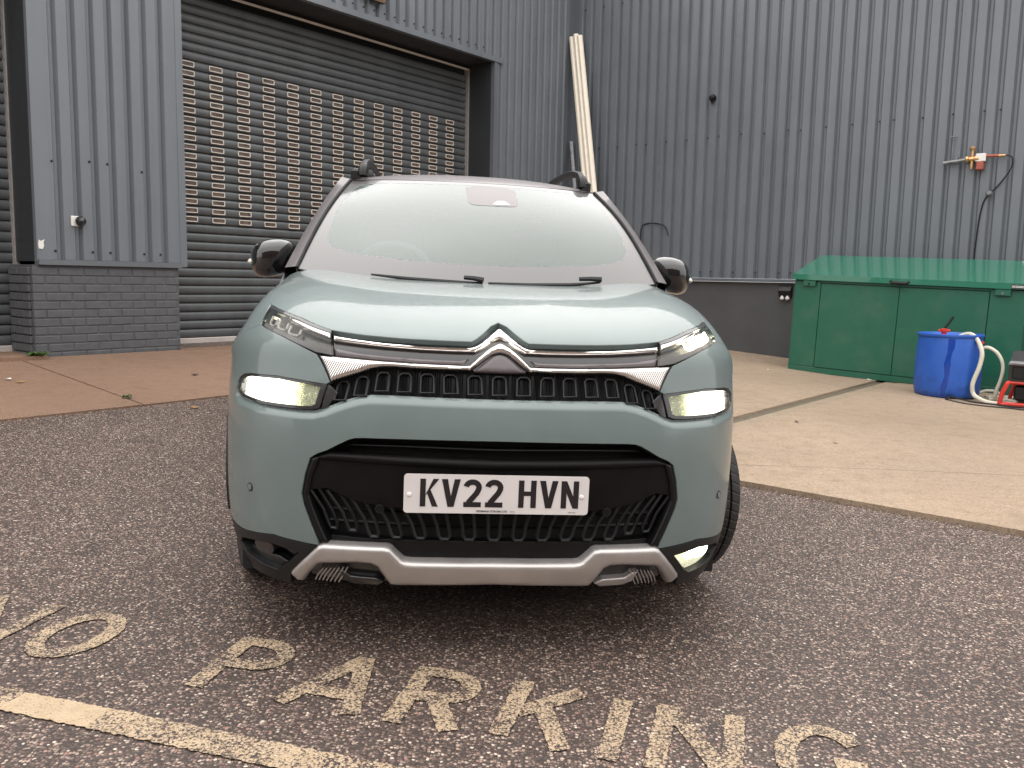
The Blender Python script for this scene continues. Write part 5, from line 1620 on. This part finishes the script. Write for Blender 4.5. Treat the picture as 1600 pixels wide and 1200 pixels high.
o = MB().lathe([(0, .0), (.045, .0), (.05, -.04), (.034, -.075), (.02, -.085), (0, -.085)], 16, 'x').tube([(-.04, .0, -.03), (-.03, 0, -.07)], .02, 8).build('wall_plug', M['black'], None, smooth=True)
o.matrix_world = Matrix.Translation(yard(D2, 5.61, 3.66)) @ YM; tag(o, 'black rubber stopper stuck high on the corrugated wall', 'stopper')
# ---- fittings on the pillar
ms = thing('motion_sensor', 'white plate with a black ball sensor on the pillar cladding', 'sensor', 3.60, D1, 1.56)
MB().box(-.05, .03, -.016, .0, -.045, .045, bev=.004).build('back_plate', M['white'], ms)
bl = MB().lathe([(0, -.085), (.030, -.078), (.045, -.055), (.045, -.03), (.03, -.016), (0, -.016)], 20, 'y', (.022, 0, .0)).build('sensor_ball', M['gloss'], ms, smooth=True)
o = MB().prism([(-.02, -.035), (.012, -.04), (.024, -.01), (.020, .02), (.03, .045), (.0, .03), (-.018, .04), (-.024, .0)], lambda a, b_, d: (a, d, b_), 0, -.004).build('torn_sticker', M['white'], None)
o.matrix_world = Matrix.Translation(yard(3.287, D1 - .005, 1.34)) @ YM; tag(o, 'torn scrap of white sticker near the foot of the pillar cladding', 'sticker')
# ---- floodlight over the shutter
fl = thing('floodlight', 'black floodlight with pale glass above the wide shutter', 'floodlight', 7.12, D1 - .10, 4.42)
def fmat(v): return Matrix.Rotation(R(-32), 4, 'X') @ Vector(v)
MB().box(-.15, .15, -.045, .045, -.11, .13, bev=.02, rot=Matrix.Rotation(R(38), 3, 'X')).build('housing', M['black'], fl, smooth=True)
MB().add([tuple(Matrix.Rotation(R(38), 3, 'X') @ Vector(v)) for v in [(-.12, -.0465, -.085), (.12, -.0465, -.085), (.12, -.0465, .10), (-.12, -.0465, .10), (-.085, -.060, -.05), (.085, -.060, -.05), (.085, -.060, .065), (-.085, -.060, .065)]],
         [(4, 5, 6, 7), (0, 1, 5, 4), (1, 2, 6, 5), (2, 3, 7, 6), (3, 0, 4, 7)]).build('lamp_glass', M['lampglass'], fl)
MB().box(-.17, -.155, -.03, .02, -.02, .15).box(.155, .17, -.03, .02, -.02, .15).box(-.17, .17, .0, .10, .14, .155).build('bracket', M['steel'], fl)
# ---- lengths leaning in the corner
def leaning(name, label, cat, top, bot, w, th, mat, group=None, ridges=False):
    a = yard(*top); b_ = yard(*bot)
    ax_ = (a - b_); L = ax_.length; ax_.normalize()
    side = ax_.cross(Vector((cr.x, cr.y, 0)).cross(Vector((0, 0, 1)))).normalized()
    side = Vector((0.99, .02, 0)); side = (side - ax_ * side.dot(ax_)).normalized()
    nn = side.cross(ax_).normalized()
    pr = [(-w / 2, 0), (-w / 2, -th * .55), (-w * .3, -th), (0, -th * .92), (w * .3, -th), (w / 2, -th * .55), (w / 2, 0)]
    V = [b_ + side * x + nn * -y for x, y in pr] + [a + side * x + nn * -y for x, y in pr]
    n = len(pr)
    o = MB().add(V, [(i, (i + 1) % n, n + (i + 1) % n, n + i) for i in range(n)] + [tuple(range(n)), tuple(range(2 * n - 1, n - 1, -1))]).build(name, mat, None, smooth=True, sharp=R(30))
    return tag(o, label, cat, group)
for k_, lb_ in enumerate(('left', 'middle', 'right')):
    dt = (.072, 0, -.072)[k_]
    leaning('trim_length', 'cream plastic trim length leaning in the wall corner, %s of three' % lb_, 'trim length',
            (11.10, 7.88 + dt, 4.80 + (.02 if k_ == 1 else -.01)), (10.45, 6.78 + dt * 1.05, zg(6.8) + .03), .084, .05, M['cream'], 'cream trim lengths in the corner')
leaning('steel_post', 'short grey steel channel leaning left of the cream trims', 'post', (11.12, 7.93, 3.24), (10.75, 7.3, zg(7.3) + .03), .075, .05, M['steel'])
# ---- weeds and litter
def weed(label, s, t, n, size):
    w = empty('weed'); w.location = yard(s, t, zg(t) + .012)
    mb = MB()
    for i in range(n):
        a_ = random.uniform(0, 6.28); l = size * random.uniform(.6, 1.2); wd = l * .16
        base = Vector((random.uniform(-.06, .06), random.uniform(-.03, .03), 0)) * (size / .1)
        d = Vector((math.cos(a_), math.sin(a_), 0)); pd = Vector((-d.y, d.x, 0))
        m1 = base + d * l * .45 + Vector((0, 0, l * .55)); tip = base + d * l * .9 + Vector((0, 0, l * random.uniform(.25, .7)))
        mb.add([base, m1 - pd * wd, tip, m1 + pd * wd], [(0, 1, 2, 3)])
    o = mb.build('leaf_tuft', M['leafgreen'], w); o['kind'] = 'stuff'
    return tag(w, label, 'weed')
weed('green weed tuft growing at the left foot of the brick pillar', 3.18, 7.93, 46, .10)
weed('tiny weed sprouting in the concrete joint before the pillar', 2.975, 5.95, 16, .045)
def litter(name, label, cat, s, t, mat, size, h=.03):
    mb = MB()
    n = 7
    P = [(size * random.uniform(.6, 1.1) * math.cos(6.28 * i / n), size * .6 * random.uniform(.6, 1.1) * math.sin(6.28 * i / n)) for i in range(n)]
    V = [(x, y, .004 + abs(x) * .25) for x, y in P] + [(x, y, .0065 + abs(x) * .25) for x, y in P]
    mb.add(V, [tuple(range(n - 1, -1, -1)), tuple(range(n, 2 * n))] + [(i, (i + 1) % n, n + (i + 1) % n, n + i) for i in range(n)])
    o = mb.build(name, mat, None); o.location = yard(s, t, zg(t) + h); o.rotation_euler[2] = random.uniform(0, 6)
    return tag(o, label, cat)
litter('fallen_leaf', 'orange dead leaf on the asphalt left of the car', 'leaf', 3.22, 5.46, M['leafbrown'], .032, .001)
litter('paper_scrap', 'white paper scrap on the brown concrete by the left edge', 'litter', 2.60, 7.0, M['white'], .035, .013)
litter('paper_scrap', 'white paper scrap on the ground before the shed doors', 'litter', 10.10, 2.95, M['white'], .03)
litter('paper_scrap', 'pale scrap lying left of the shed near the wall', 'litter', 9.75, 4.0, M['white'], .026)
litter('fallen_leaf', 'small dark leaf on the brown concrete right of the joint', 'leaf', 3.9, 6.6, M['black'], .035, .013)
litter('fallen_leaf', 'dark leaf beside the white scrap on the brown concrete', 'leaf', 2.62, 6.85, M['leafbrown'], .04, .013)
litter('fallen_leaf', 'brown leaf on the pale concrete between car and drum', 'leaf', 6.0, 1.95, M['leafbrown'], .022)
litter('fallen_leaf', 'dark leaf on the pale concrete near the channel', 'leaf', 6.6, 2.45, M['black'], .024)
